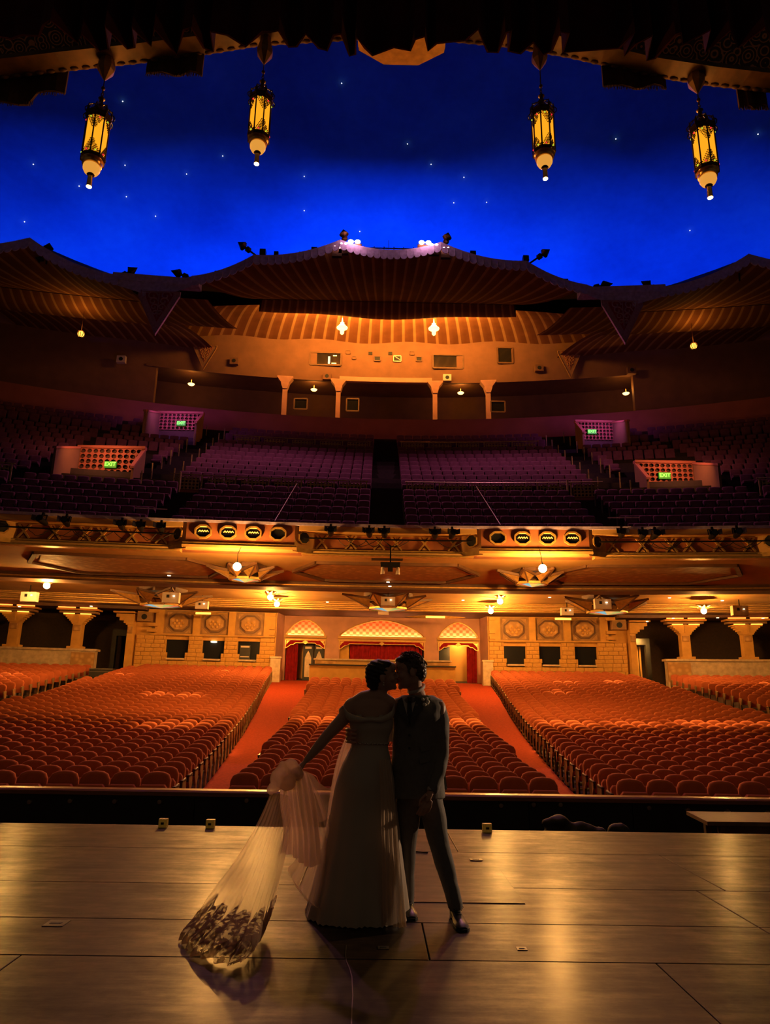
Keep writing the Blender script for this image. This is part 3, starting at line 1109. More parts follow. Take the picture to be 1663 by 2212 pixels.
# ------------------------------------------------------------------ seats
def seat_back(wd, z0, z1, th, tilt, ch):
    """upholstered back: rounded top corners, pillowed front"""
    mb = MB()
    h = wd / 2
    out = [(-h, z0), (h, z0), (h, z1 - ch), (h - ch * .35, z1 - ch * .3), (h - ch, z1), (0, z1 + .012), (-h + ch, z1), (-h + ch * .35, z1 - ch * .3), (-h, z1 - ch)]

    def ring(sc, y):
        zc = (z0 + z1) / 2
        return [(x * sc, y + (zc + (z - zc) * (1 - (1 - sc) * .9) - z0) * tilt, zc + (z - zc) * (1 - (1 - sc) * .9)) for x, z in out]
    mb.loft([ring(.80, -th / 2), ring(.94, -th * .42), ring(1.0, -.1 * th), ring(1.0, .3 * th), ring(.93, th / 2)])
    return mb


SW = 0.54
sb = seat_back(.515, .36, .95, .11, .20, .13)
me_back = sb.mesh('backrest', ('velvet',), smooth=50)
me_back_pale = sb.mesh('backrest', ('velvet_pale',), smooth=50)
sc_ = MB()
rr = [(-.235, .40), (.235, .40), (.25, .46), (.25, .70), (.20, .76), (-.20, .76), (-.25, .70), (-.25, .46)]
sc_.loft([[(x * .85, -.25 + (z - .4) * .15, .58 + (z - .58) * .85) for x, z in rr], [(x, -.22 + (z - .4) * .15, z) for x, z in rr], [(x, -.13 + (z - .4) * .15, z) for x, z in rr]])
me_cush = sc_.mesh('seat_cushion', ('velvet',), smooth=50)
me_arm = MB().box(-.03, .03, -.30, .06, .60, .635).box(-.022, .022, -.30, -.24, .50, .60).mesh('armrest', ('seat_metal',))
me_leg = MB().box(-.02, .02, -.14, .10, 0.03, .60).box(-.03, .03, -.22, .14, 0, .035).mesh('standard', ('seat_metal',))
ep = MB()
ep.cur = 0
ep.loft([[(x, y, z) for y, z in [(-.30, .62), (.06, .66), (.10, .45), (.02, .30), (.07, 0), (-.16, 0), (-.10, .3), (-.26, .5)]] for x in (-.02, .02)])
me_end = ep.mesh('end_panel', ('end_panel',))

PITCH = 0.76
seats = []          # (u, Y, z, row, block, is_end)
for r in range(41):
    Y = 13.6 + PITCH * r
    z = fz(Y)
    if Y < 38.6:
        n = int(round(2 * uc(Y) / SW))
        for k in range(n):
            seats.append((-(n - 1) / 2 * SW + k * SW, Y, z, r, 0, -1 if k == 0 else 1 if k == n - 1 else 0, k if k <= (n - 1) / 2 else n - 1 - k))
    n = int((14.6 - ua(Y)) / SW)
    for s in (-1, 1):
        for k in range(n):
            seats.append((s * (ua(Y) + SW / 2 + k * SW), Y, z, r, s, (-s if k == 0 else s if k == n - 1 else 0), k))
    if Y > 24 and Y < 43.2:
        for s in (-1, 1):
            for k in range(20):
                seats.append((s * (16.4 + SW / 2 + k * SW), Y, z, r, 2 * s, -s if k == 0 else 0, k))


def in_frame(p, mx=10):
    q = CAMROT.to_3x3().transposed() @ (Vector(p) - Vector((0, 0, CAMZ)))
    if q.z > -0.1:
        return False
    x, y = IW / 2 + FPX * q.x / -q.z, IH / 2 - FPX * q.y / -q.z
    return -mx < x < IW + mx and -mx < y < IH + mx


def hidden_by_couple(p):
    q = CAMROT.to_3x3().transposed() @ (Vector(p) - Vector((0, 0, CAMZ)))
    x, y = IW / 2 + FPX * q.x / -q.z, IH / 2 - FPX * q.y / -q.z
    return 735 < x < 945 and y > 1500


vis = [q for q in seats if in_frame(W(q[0], q[1], q[2] + .8), 25)]
seen = [q for q in vis if not hidden_by_couple(W(q[0], q[1], q[2] + .8))]
seen.sort(key=lambda q: (q[3], abs(q[0])))
ind = set(seen[:300])
ORD = ['front row', 'second row', 'third row', 'fourth row', 'fifth row', 'sixth row', 'seventh row', 'eighth row', 'ninth row', 'tenth row', 'eleventh row', 'twelfth row']
NTH = ['first', 'second', 'third', 'fourth', 'fifth', 'sixth', 'seventh', 'eighth', 'ninth', 'tenth', 'eleventh', 'twelfth', 'thirteenth', 'fourteenth', 'fifteenth', 'sixteenth', 'seventeenth', 'eighteenth', 'nineteenth', 'twentieth']
BLK = {0: 'between the two red aisles', -1: "of the bride's side block", 1: "of the groom's side block"}
proto = {}
for q in seen[:300]:
    u, Y, z, r, blk, end, idx = q
    nth = NTH[idx]
    if blk == 0:
        lab = 'rust velvet seat, %s of the centre block, %s from the %s aisle' % (ORD[r], nth, "bride's side" if u < 0 else "groom's side")
    else:
        lab = 'rust velvet seat, %s %s, %s from the red aisle' % (ORD[r], BLK[blk], nth)
    t = thing('theatre_chair', lab, 'seat', W(u, Y, z), 'seats in the ' + ORD[r] + ' ' + BLK[blk])
    t.rotation_euler = (0, 0, math.atan(-u / RB))
    newobj('backrest', me_back, t)
    newobj('seat_cushion', me_cush, t)
    a = newobj('armrest', me_arm, t)
    a.location.x = -SW / 2
    a = newobj('standard', me_leg, t)
    a.location.x = -SW / 2
    if end:
        a = newobj('end_panel', me_end, t)
        a.location.x = end * SW / 2
        if end > 0:
            a = newobj('armrest', me_arm, t)
            a.location.x = SW / 2 - .002


def seat_mass(name, label, group_seats, meshes, rb=RB):
    """everything past the nearest 300: one mesh of real seats"""
    mb = MB()
    mats_ = []
    pre = []
    for me, cond, dx in meshes:
        vs = [v.co.copy() for v in me.vertices]
        fs = [tuple(p.vertices) for p in me.polygons]
        if me.materials[0] not in mats_:
            mats_.append(me.materials[0])
        pre.append((vs, fs, mats_.index(me.materials[0]), cond, dx))
    for q in group_seats:
        u, Y, z = q[:3]
        c = W(u, Y, z, rb)
        th = math.atan(-u / rb)
        ct, st = math.cos(th), math.sin(th)
        for vs, fs, mi, cond, dx in pre:
            if cond is not None and not cond(q):
                continue
            d = dx(q) if dx else 0
            mb.cur = mi
            mb.add([(c.x + (v.x + d) * ct - v.y * st, c.y + (v.x + d) * st + v.y * ct, c.z + v.z) for v in vs], fs)
    me = mb.mesh(name, mats_, smooth=50)
    o = newobj(name, me)
    return tag(o, label, 'seats', kind='stuff')


def is_pale(q):
    """rows re-covered in paler cloth"""
    return False


rest = [q for q in vis if q not in ind]
seat_mass('seat_rows', 'countless rust red velvet seats filling the rear rows of the orchestra', rest,
          [(me_back, None, None), (me_cush, lambda q: q[3] < 20, None), (me_arm, lambda q: q[3] < 26, lambda q: -SW / 2),
           (me_leg, lambda q: q[5] != 0 or q[3] < 14, lambda q: -SW / 2), (me_end, lambda q: q[5] != 0, lambda q: q[5] * SW / 2)])
# ------------------------------------------------------------------ balcony front
YF = 26.0
bf = thing('balcony_front', 'painted balcony front with crossed panels and octagonal openings', 'balcony', W(0, YF, 7), kind='structure')


def strip(name, m, u0, u1, y0, y1, z0, z1, par=bf, step=1.6):
    mb = MB()
    u_split(mb, u0, u1, y0, y1, z0, z1, step)
    return bend(mb).build(name, m, par)


xb = [(-14.1, -7.75), (-3.25, 3.25), (7.75, 14.1)]
ob = [(-7.3, -3.7), (3.7, 7.3)]
strip('core', 'plaster_red', -28, 28, YF + .55, YF + 1.0, 6.9, 7.9)
strip('top_cap', 'valance', -28, 28, YF - .02, YF + 1.1, 7.86, 7.97)
for u0, u1 in xb:
    strip('upper_band', 'plaster', u0 - .1, u1 + .1, YF + .02, YF + .6, 7.66, 7.86)
    strip('panel', 'plaster_red', u0 + .4, u1 - .4, YF + .44, YF + .56, 7.0, 7.7)
    strip('moulding', 'gold', u0 + .2, u1 - .2, YF + .36, YF + .6, 6.98, 7.05)
    strip('moulding', 'plaster', u0, u1, YF + .30, YF + .6, 6.86, 6.96)
    strip('moulding', 'gold', u0, u1, YF + .26, YF + .6, 6.80, 6.85)
    strip('moulding', 'gold', u0 + .45, u1 - .45, YF + .42, YF + .45, 7.60, 7.635)
    cen, half = (u0 + u1) / 2, (u1 - u0) / 2 - .55
    for q in (-.93, -.52, -.12 if cen else -.12, .12, .52, .93):
        uu = cen + q * half
        for e in (-1, 1):
            mb = MB()
            mb.bar((uu - e * .21, YF + .41, 7.08), (uu + e * .21, YF + .41, 7.60), .06, .06, (0, 1, 0))
            bend(mb).build('cross_bar', 'gold', bf)
        mb = MB()
        mb.prism([(uu - .1, YF + .44, 7.09), (uu + .1, YF + .44, 7.09), (uu, YF + .44, 7.22)], (0, -.03, 0))
        mb.prism([(uu - .1, YF + .44, 7.6), (uu + .1, YF + .44, 7.6), (uu, YF + .44, 7.46)], (0, -.03, 0))
        bend(mb).build('cross_wedge', 'plaster', bf)
    for e, q in ((1, u0), (-1, u1)):
        # splayed end with an octagonal hole
        mb = MB()
        P = [(q - e * .25, YF, 7.02), (q + e * .5, YF + .45, 7.02), (q + e * .5, YF + .45, 7.66), (q - e * .25, YF, 7.86)]
        mb.prism(P, (0, .1, 0))
        bend(mb).build('splayed_end', 'plaster', bf)
        mb = MB()
        mb.prism([(q - e * .3, YF - .06, 6.86), (q + e * .5, YF + .36, 6.86), (q + e * .5, YF + .36, 7.02), (q - e * .3, YF - .06, 7.02)], (0, .1, 0))
        bend(mb).build('moulding', 'gold', bf)
        cu, cy = q + e * .1, YF + .17
        oc = [(cu + .23 * math.cos(a) * .86, cy + e * .23 * math.cos(a) * .5, 7.42 + .25 * math.sin(a)) for a in [PI / 8 + k * PI / 4 for k in range(8)]]
        mb = MB()
        mb.prism(oc, (0, -.03, 0))
        hole = bend(mb).build('octagon_hole', 'black', bf)
        mb = MB()
        for k in range(8):
            a, b = Vector(oc[k]), Vector(oc[(k + 1) % 8])
            mb.bar(a + Vector((0, -.03, 0)), b + Vector((0, -.03, 0)), .05, .05)
        bend(mb).build('octagon_rim', 'gold', hole)
for (u0, u1), lit in zip(ob, [(1, 1, 1, 0), (0, 1, 1, 1)]):
    strip('panel', 'plaster_red', u0 - .2, u1 + .2, YF, YF + .5, 7.1, 7.86)
    strip('moulding', 'gold', u0 - .3, u1 + .3, YF - .06, YF + .5, 7.02, 7.1)
    strip('moulding', 'plaster', u0 - .3, u1 + .3, YF - .1, YF + .5, 6.90, 7.0)
    for k in range(4):
        cu = u0 + .42 + k * (u1 - u0 - .84) / 3
        oc = [(cu + .31 * math.cos(a), YF - .015, 7.50 + .25 * math.sin(a)) for a in [PI / 8 + j * PI / 4 for j in range(8)]]
        mb = MB()
        mb.prism(oc, (0, .03, 0))
        hole = bend(mb).build('octagon_opening', 'glass_dark', bf)
        mb = MB()
        for j in range(8):
            mb.bar(Vector(oc[j]) + Vector((0, -.03, 0)), Vector(oc[(j + 1) % 8]) + Vector((0, -.03, 0)), .055, .07)
        bend(mb).build('octagon_rim', 'gold', hole)
        if lit[k]:
            mb = MB()
            mb.box(cu - .15, cu + .15, YF - .04, YF - .02, 7.68, 7.71)
            for j in range(4):
                mb.bar((cu - .17 + j * .09, YF - .03, 7.50), (cu - .12 + j * .09, YF - .03, 7.56), .03, .02)
                mb.bar((cu - .12 + j * .09, YF - .03, 7.56), (cu - .08 + j * .09, YF - .03, 7.50), .03, .02)
            bend(mb).build('lamp_filament', 'lamp_amber', hole)
for k, (u0, u1) in enumerate(xb):
    nm = ["the crossed panels on the bride's side", 'the middle crossed panels', "the crossed panels on the groom's side"][k]
    mb = MB()
    n = 8
    pts = [(u0 + .1 + (u1 - u0 - .2) * j / n, YF - .12, 7.36) for j in range(n + 1)]
    mb.tube(pts, .03, 6)
    pipe = thing('lighting_batten', 'long black lighting pipe across ' + nm, 'pipe', W((u0 + u1) / 2, YF - .12, 7.3))
    bend(mb).build('pipe', 'dark_metal', pipe, smooth=60)
    mb = MB()
    for j in range(9):
        a = u0 + .4 + random.random() * (u1 - u0 - 1.4)
        L = random.uniform(.5, 1.2)
        mb.tube([(a + L * i / 8, YF - .13, 7.34 - .28 * math.sin(PI * i / 8) * random.uniform(.8, 1)) for i in range(9)], .012, 4)
    bend(mb).build('cable_loops', 'black', pipe)
    for q in (.12, .88):
        mb = MB()
        mb.tube([(u0 + q * (u1 - u0), YF - .12, 7.36), (u0 + q * (u1 - u0), YF + .4, 7.42)], .02, 5)
        bend(mb).build('bracket', 'dark_metal', pipe)

# theatre spotlights clamped along the balcony edge
sl = thing('stage_light', '', 'spotlight', (0, 0, 0))
MB().tube([(0, .30, 0), (0, .1, 0), (0, -.14, 0), (0, -.2, 0)], [.08, .12, .12, .13], 12).build('can', 'dark_metal', sl, smooth=50)
MB().tube([(0, -.18, 0), (0, -.205, 0)], [.10, .10], 12).build('lens', 'glass_dark', sl)
mb = MB().bar((-.16, 0, 0), (-.16, 0, .2), .03).bar((.16, 0, 0), (.16, 0, .2), .03).bar((-.16, 0, .2), (.16, 0, .2), .03)
mb.build('yoke', 'dark_metal', sl)
MB().box(-.04, .04, -.04, .04, .2, .3).build('clamp', 'dark_metal', sl)
for q in (-1, 1):
    MB().prism([(q * .12, -.2, -.1), (q * .12, -.2, .1), (q * .22, -.3, .1), (q * .22, -.3, -.1)], (q * .01, .01, 0)).build('barn_door', 'dark_metal', sl)
SLP = [[(90, 1124), (142, 1127), (262, 1135), (303, 1138), (347, 1140)], [(714, 1148), (797, 1151), (830, 1152), (939, 1154), (977, 1154)],
       [(1343, 1152), (1389, 1155), (1416, 1155), (1540, 1155), (1593, 1152)]]
ordn = ['first', 'second', 'third', 'fourth', 'fifth']
first = True
for k, lst in enumerate(SLP):
    for j, (px, py) in enumerate(lst):
        o = sl if first else copy_tree(sl)
        first = False
        o.location = at(px, py, YF - .25 - (px - 838) ** 2 / 57 ** 2 / 190)
        o.rotation_euler = (R(-12), 0, R(random.uniform(-12, 12)))
        nm = ["the crossed panels on the bride's side", 'the middle crossed panels', "the crossed panels on the groom's side"][k]
        o['label'] = "%s black spotlight from the bride's side end above %s" % (ordn[j], nm)
        o['group'] = 'spotlights above ' + nm
hb = thing('hanging_light_bar', 'black bracket with two small white spotlights hanging below the balcony middle', 'spotlight', at(843, 1222, 25.9))
p = at(843, 1222, 25.9)
MB().bar(p + Vector((0, 0, .1)), p + Vector((0, 0, .75)), .05).build('stem', 'dark_metal', hb)
MB().box(p.x - .36, p.x + .36, p.y - .1, p.y + .1, p.z - .06, p.z + .12).build('box', 'black', hb)
for q in (-.28, .28):
    MB().tube([p + Vector((q, 0, -.06)), p + Vector((q, -.02, -.34))], [.055, .085], 10).build('spot_head', 'speaker_white', hb, smooth=50)
MB().box(p.x - .09, p.x + .09, p.y - .08, p.y + .08, p.z - .22, p.z - .06).build('camera_head', 'black', hb)


# ------------------------------------------------------------------ lamps and stars under the balcony
def bulb_light(label, px, py, Y, e, fixture=True):
    p = at(px, py, Y)
    t = thing('ceiling_lamp' if fixture else 'pendant_bulb', label, 'lamp', p)
    MB().ball(p, .15, 12, 8).build('bulb', 'bulb', t, smooth=180)
    if fixture:
        mb = MB()
        for k in range(10):
            a = 2 * PI * k / 10
            L = 1.15 if k % 5 == 0 else .62
            c, s_ = math.cos(a), math.sin(a)
            mb.add([p + Vector((c * L, s_ * L, .26)), p + Vector((-s_ * .10, c * .10, .2)) + Vector((c, s_, 0)) * .18, p + Vector((c, s_, 0)) * .2 + Vector((0, 0, .14)), p + Vector((s_ * .10, -c * .10, .2)) + Vector((c, s_, 0)) * .18],
                   [(0, 1, 2), (0, 2, 3)])
        mb.build('star_points', 'gold', t)
        MB().lathe([(.3, .30), (.34, .2), (.2, .1), (.08, .06)], p, 10).build('rosette', 'gold', t, smooth=50)
    else:
        MB().tube([p + Vector((0, 0, .1)), p + Vector((-.02, .1, .5)), p + Vector((.02, .62, .98))], .012, 5).build('wire', 'black', t)
        MB().lathe([(.05, .05), (.06, .14), (.02, .2)], p, 10).build('socket', 'dark_metal', t)
    o = light('house_lamp_light', 'POINT', p + Vector((0, 0, -.02)), WARM, e, .16)
    return p


bulb_light("bare bulb hanging under the balcony edge on the bride's side", 512, 1224, 25.3, 700, False)
bulb_light("bare bulb hanging under the balcony edge on the groom's side", 1172, 1228, 25.3, 740, False)
for lab, px, py, Y, e in [("star shaped ceiling lamp nearest the columns on the bride's side", 101, 1265, 33.2, 420),
                          ("front star shaped lamp of the pair over the aisle on the bride's side", 584, 1290, 36.6, 420), ("rear star shaped lamp of the pair over the aisle on the bride's side", 598, 1305, 39.6, 480),
                          ("front star shaped lamp of the pair over the aisle on the groom's side", 1080, 1299, 36.6, 420), ("rear star shaped lamp of the pair over the aisle on the groom's side", 1060, 1320, 40.2, 480),
                          ("star shaped ceiling lamp nearest the columns on the groom's side", 1520, 1320, 37.4, 380)]:
    bulb_light(lab, px, py, Y, e)


def star(label, c, r, glass):
    """openwork star rosette with a stained glass centre, flat under the ceiling"""
    t = thing('star_rosette', label, 'ornament', c)
    c = Vector(c)
    n = 8
    V = lambda a, q, z: c + Vector((math.cos(a) * q, math.sin(a) * q * .8, z))
    hub = -.30 * r / 1.65
    for k in range(n):
        a = 2 * PI * (k + .5) / n
        rr_ = r if k % 2 == 0 else r * .82
        T, B0 = V(a, rr_, .16), V(a, r * .40, hub)
        S0, S1 = V(a - PI / n, r * .52, -.02), V(a + PI / n, r * .52, -.02)
        mb = MB()
        mb.add([T, S0, B0, S1], [(0, 1, 2), (0, 2, 3)])
        arm = mb.build('star_arm', 'gold', t, fix=False)
        mb = MB()
        mb.bar(T, S0, .07, .10).bar(T, S1, .07, .10).bar(T, B0, .05, .06)
        mb.build('arm_rib', 'dark_beam', arm)
    mb = MB()
    for k in range(n):
        mb.bar(V(2 * PI * (k + .5) / n, r * .40, hub), V(2 * PI * (k + 1.5) / n, r * .40, hub), .08, .10)
    mb.build('ring', 'gold', t)
    for k in range(n):
        a, b = 2 * PI * (k + .5) / n, 2 * PI * (k + 1.5) / n
        mb = MB()
        mb.prism([c + Vector((0, 0, hub - .14)), V(a, r * .39, hub), V(b, r * .39, hub)], (0, 0, .02))
        mb.build('glass_pane', glass[k % len(glass)], t)
    mb = MB()
    mb.lathe([(r * .5, .12), (r * .5, .35)], c, 8)
    mb.build('drum', 'dark_beam', t)


GL = ['glass_blue', 'glass_amber', 'glass_green', 'glass_rose']
star("gilded star rosette with stained glass under the balcony edge on the bride's side", at(530, 1236, 29.4), 1.65, GL)
star("gilded star rosette with stained glass under the balcony edge on the groom's side", at(1148, 1246, 29.4), 1.65, GL)
star("stained glass star set deep in the gilded coffer on the bride's side", at(350, 1288, 36.6), 2.6, GL)
star('stained glass star set deep in the middle of the gilded coffer', at(838, 1296, 37.6), 2.6, GL)
star("stained glass star set deep in the gilded coffer on the groom's side", at(1310, 1303, 36.8), 2.6, GL)
for k, (px, py, Y, sz) in enumerate([(368, 1291, 34.9, .82), (435, 1307, 37.8, .66), (838, 1299, 35.8, .72), (828, 1321, 41.2, .62), (1303, 1305, 35.4, .82), (1226, 1321, 38.8, .66), (61, 1289, 34.5, .76), (1360 + 240, 1319, 36.5, .8)]):
    p = at(px, py, Y)
    lab = ["square cream ceiling speaker hanging below the coffer star on the bride's side", "smaller cream ceiling speaker on the cornice on the bride's side", 'square cream ceiling speaker hanging below the middle coffer star',
           'smaller cream ceiling speaker on the cornice above the wide arch', "square cream ceiling speaker hanging below the coffer star on the groom's side", "smaller cream ceiling speaker on the cornice on the groom's side",
           "low cream ceiling speaker beside the bride's side column lamp", "dim ceiling speaker beside the groom's side column lamp"][k]
    t = thing('ceiling_speaker', lab, 'speaker', p)
    MB().box(p.x - sz / 2, p.x + sz / 2, p.y, p.y + .3, p.z - sz * .3, p.z + sz * .32).build('cabinet', 'speaker_white' if k != 7 else 'stone_dark', t)
    MB().box(p.x - sz * .24, p.x - sz * .08, p.y - .02, p.y, p.z + .0, p.z + sz * .18).build('port', 'black', t)
    MB().lathe([(.0, 0), (sz * .06, 0), (sz * .06, .03)], (p.x + sz * .2, p.y - .02, p.z + sz * .08), 8).build('knob', 'downlight', t)
    MB().bar(p + Vector((0, .1, sz * .3)), p + Vector((0, .1, sz * .3 + .35)), .04).build('hanger', 'dark_metal', t)
for k, (px, py, Y, L) in enumerate([(440, 1325, 42.3, 2.8), (940, 1333, 42.6, 3.6), (1215, 1337, 42.3, 3.0)]):
    p = at(px, py, Y)
    t = thing('light_trough', ["slim gilded light trough above the stone windows on the bride's side", 'slim gilded light trough above the wide arch', "slim gilded light trough above the stone windows on the groom's side"][k], 'lamp', p)
    mb = MB()
    mb.loft([[p + Vector((x, dy, dz)) for dy, dz in [(-h, 0), (0, -h), (h, 0), (0, h)]] for x, h in [(-L / 2, .01), (-L * .3, .07), (-L * .15, .10), (L * .15, .10), (L * .3, .07), (L / 2, .01)]])
    mb.build('shell', 'gold', t)
    MB().box(p.x - L * .16, p.x + L * .16, p.y - .13, p.y - .1, p.z - .07, p.z + .05).build('diffuser', 'lamp_amber', t)
dl = MB().lathe([(.07, 0), (.08, .02), (.0, .03)], n=10).mesh('downlight', ('downlight',))
for px, py, Y in [(365, 1244, 31.4), (838, 1258, 32.2), (842, 1267, 33.0), (1000, 1297, 38.0), (1333, 1286, 36.6), (1446, 1292, 36.4), (1560, 1298, 35.8), (1398, 1343, 42.2), (1454, 1336, 41.0), (1550, 1335, 40.0), (1648, 1336, 39.0), (42, 1311, 38.6), (197, 1310, 40.2), (1187, 1291, 36.8), (707, 1301, 39.5)]:
    o = newobj('downlight', dl)
    o.location = at(px, py, Y)
    tag(o, 'tiny bright recessed downlight in the ceiling under the balcony', 'lamp', 'downlights under the balcony')
# the downlights' narrow pools on single rows of seats
for (u, Y, e, sp) in [(-1.9, 24.6, 240, 12), (2.6, 24.6, 260, 12), (-6.6, 22.6, 170, 11), (-4.9 - .6, 23.4, 120, 9), (6.0, 24.6, 240, 11), (8.2, 24.8, 180, 11), (10.6, 25.2, 200, 12), (12.4, 25.6, 150, 10),
                      (-9.6, 31.5, 200, 8), (-8.2, 31.2, 220, 9), (-8.8, 41.0, 120, 7), (-13.2, 38.0, 120, 7), (9.5, 38.0, 180, 9), (12.0, 38.4, 180, 9), (-18, 37, 140, 8), (19.5, 38.5, 140, 8), (8.2, 34.4, 160, 8)]:
    light('downlight_beam', 'SPOT', W(u, Y + 1.0, 6.7), (1.0, 0.50, 0.13), e * .8, .05, W(u, Y, fz(Y) + .9), sp * 2.2, .8)

# ------------------------------------------------------------------ balcony tiers
mat('handrail_metal', (0.12, 0.08, 0.07), 0.45, 0.4)


def rby(Y):
    return interp(Y, [(27, 95), (47, 61)])


def bz(Y):
    return 7.25 + 0.60 * (Y - 27)


tiers = thing('balcony_tiers', 'dark stepped balcony floor rising behind its front', 'balcony', W(0, 27, 7.2), kind='structure')
BP = 0.93
NR = 22
for k in range(NR):
    Y = 27.4 + BP * k
    mb = MB()
    u_split(mb, -29, 29, Y - BP / 2, Y + BP / 2 + .2, max(bz(Y) - 1.2, 7.36), bz(Y), 2.4)
    bend(mb, rby(Y)).build('tier', 'balcony_floor', tiers)
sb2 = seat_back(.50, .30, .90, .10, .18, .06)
me_bback = sb2.mesh('backrest', ('velvet_purple_light',), smooth=50)
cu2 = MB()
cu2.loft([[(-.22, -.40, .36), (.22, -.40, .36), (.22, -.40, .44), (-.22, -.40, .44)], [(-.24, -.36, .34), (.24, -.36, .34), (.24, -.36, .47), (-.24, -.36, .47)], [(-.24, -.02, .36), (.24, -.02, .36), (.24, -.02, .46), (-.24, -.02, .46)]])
me_bcush = cu2.mesh('seat_cushion', ('velvet_purple_light',))
me_barm = MB().box(-.025, .025, -.36, .04, .56, .60).box(-.02, .02, -.2, .0, 0, .56).mesh('armrest', ('seat_metal',))
bs = []
for k in range(NR):
    Y = 27.6 + BP * k
    if k in (6, 16) or k > 19:
        continue
    umax = 22 if k < 6 else 25
    lo, hi = (8.6, 9.8) if k < 6 else (10.5 + .0 * k, 11.9)
    u = .75 + SW / 2
    i_in = i_out = 0
    while u < umax:
        okk = not (lo < u < hi) and not (16.2 < u < 17.2)
        if 7 <= k <= 12 and 12.3 < u < 16.3:
            okk = False
        if 16 <= k and 11.8 < u < 15.5:
            okk = False
        if 6 < k < 10 and 11.8 < u < 12.4:
            okk = False
        if okk:
            idx = i_in if u < lo else i_out
            if u < lo:
                i_in += 1
            else:
                i_out += 1
            bs.append((u, Y, bz(Y), k, idx))
            bs.append((-u, Y, bz(Y), k, idx))
        u += SW * 1.04
bvis = [q for q in bs if in_frame(W(q[0], q[1], q[2] + .6, rby(q[1])), 20)]
front = sorted([q for q in bvis if q[3] < 6], key=lambda q: (q[3], abs(q[0])))[:290]
fs_ = set(front)
BROW = ['lowest', 'second', 'third', 'fourth', 'fifth', 'sixth']
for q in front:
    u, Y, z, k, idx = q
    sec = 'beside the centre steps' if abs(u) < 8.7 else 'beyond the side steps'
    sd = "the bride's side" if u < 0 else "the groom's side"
    t = thing('auditorium_chair', 'dark balcony seat tinted with purple light, %s row, %s %s on %s' % (BROW[k], NTH[idx], 'from the centre steps' if abs(u) < 8.7 else 'beyond the side steps', sd), 'seat', W(u, Y, z, rby(Y)), 'balcony seats, %s row %s on %s' % (BROW[k], sec, sd))
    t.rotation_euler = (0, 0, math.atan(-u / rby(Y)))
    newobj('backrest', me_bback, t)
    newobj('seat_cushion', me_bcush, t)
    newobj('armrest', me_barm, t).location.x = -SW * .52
rest = [q for q in bvis if q not in fs_]
mb_groups = {}
seat_mass('balcony_seat_rows', 'countless dark seats tinted with purple light filling the steep upper balcony', [(q[0], q[1] + q[0] ** 2 / (2 * 70) - q[0] ** 2 / (2 * rby(q[1])), q[2], q[3]) for q in rest], [(me_bback, None, None), (me_bcush, lambda q: q[3] < 12, None)], rb=70)


def lattice(mb, o, dx, dz, nx, nz, hole=.38, dep=.05):
    """pierced screen: nx x nz cells, each a square with an octagonal hole; o lower corner, dx/dz full extents"""
    dx, dz, o = Vector(dx), Vector(dz), Vector(o)
    nrm = dx.cross(dz).normalized() * dep
    for i in range(nx):
        for j in range(nz):
            c = o + dx * ((i + .5) / nx) + dz * ((j + .5) / nz)
            hx, hz = dx / nx, dz / nz
            sq = [c + hx * (.5 * x) + hz * (.5 * z) for x, z in [(1, 0), (1, 1), (0, 1), (-1, 1), (-1, 0), (-1, -1), (0, -1), (1, -1)]]
            ho = [c + hx * (hole * math.cos(k * PI / 4)) + hz * (hole * math.sin(k * PI / 4)) for k in range(8)]
            hb_ = [p + nrm for p in ho]
            fs = []
            for k in range(8):
                m_ = (k + 1) % 8
                fs.append((k, m_, 8 + m_, 8 + k))
                fs.append((8 + k, 8 + m_, 16 + m_, 16 + k))
            mb.add(sq + ho + hb_, fs)


def exit_sign(label, p, wd, rz=0):
    t = thing('exit_sign', label, 'sign', p)
    MB().box(p.x - wd / 2, p.x + wd / 2, p.y, p.y + .08, p.z - wd * .28, p.z + wd * .28).build('box', 'exit_face', t)
    cu = bpy.data.curves.new('lettering', 'FONT')
    cu.body = 'EXIT'
    cu.align_x, cu.align_y = 'CENTER', 'CENTER'
    cu.size = wd * .46
    cu.extrude = .006
    cu.offset = wd * .012
    cu.materials.append(M['exit_letter'])
    tmp = bpy.data.objects.new('tmp_text', cu)
    COL.objects.link(tmp)
    bpy.context.view_layer.update()
    me = bpy.data.meshes.new_from_object(tmp.evaluated_get(bpy.context.evaluated_depsgraph_get()))
    bpy.data.objects.remove(tmp)
    o = newobj('lettering', me, t)
    o.location = (0, -.015, 0)
    o.rotation_euler = (R(90), 0, 0)
    return t


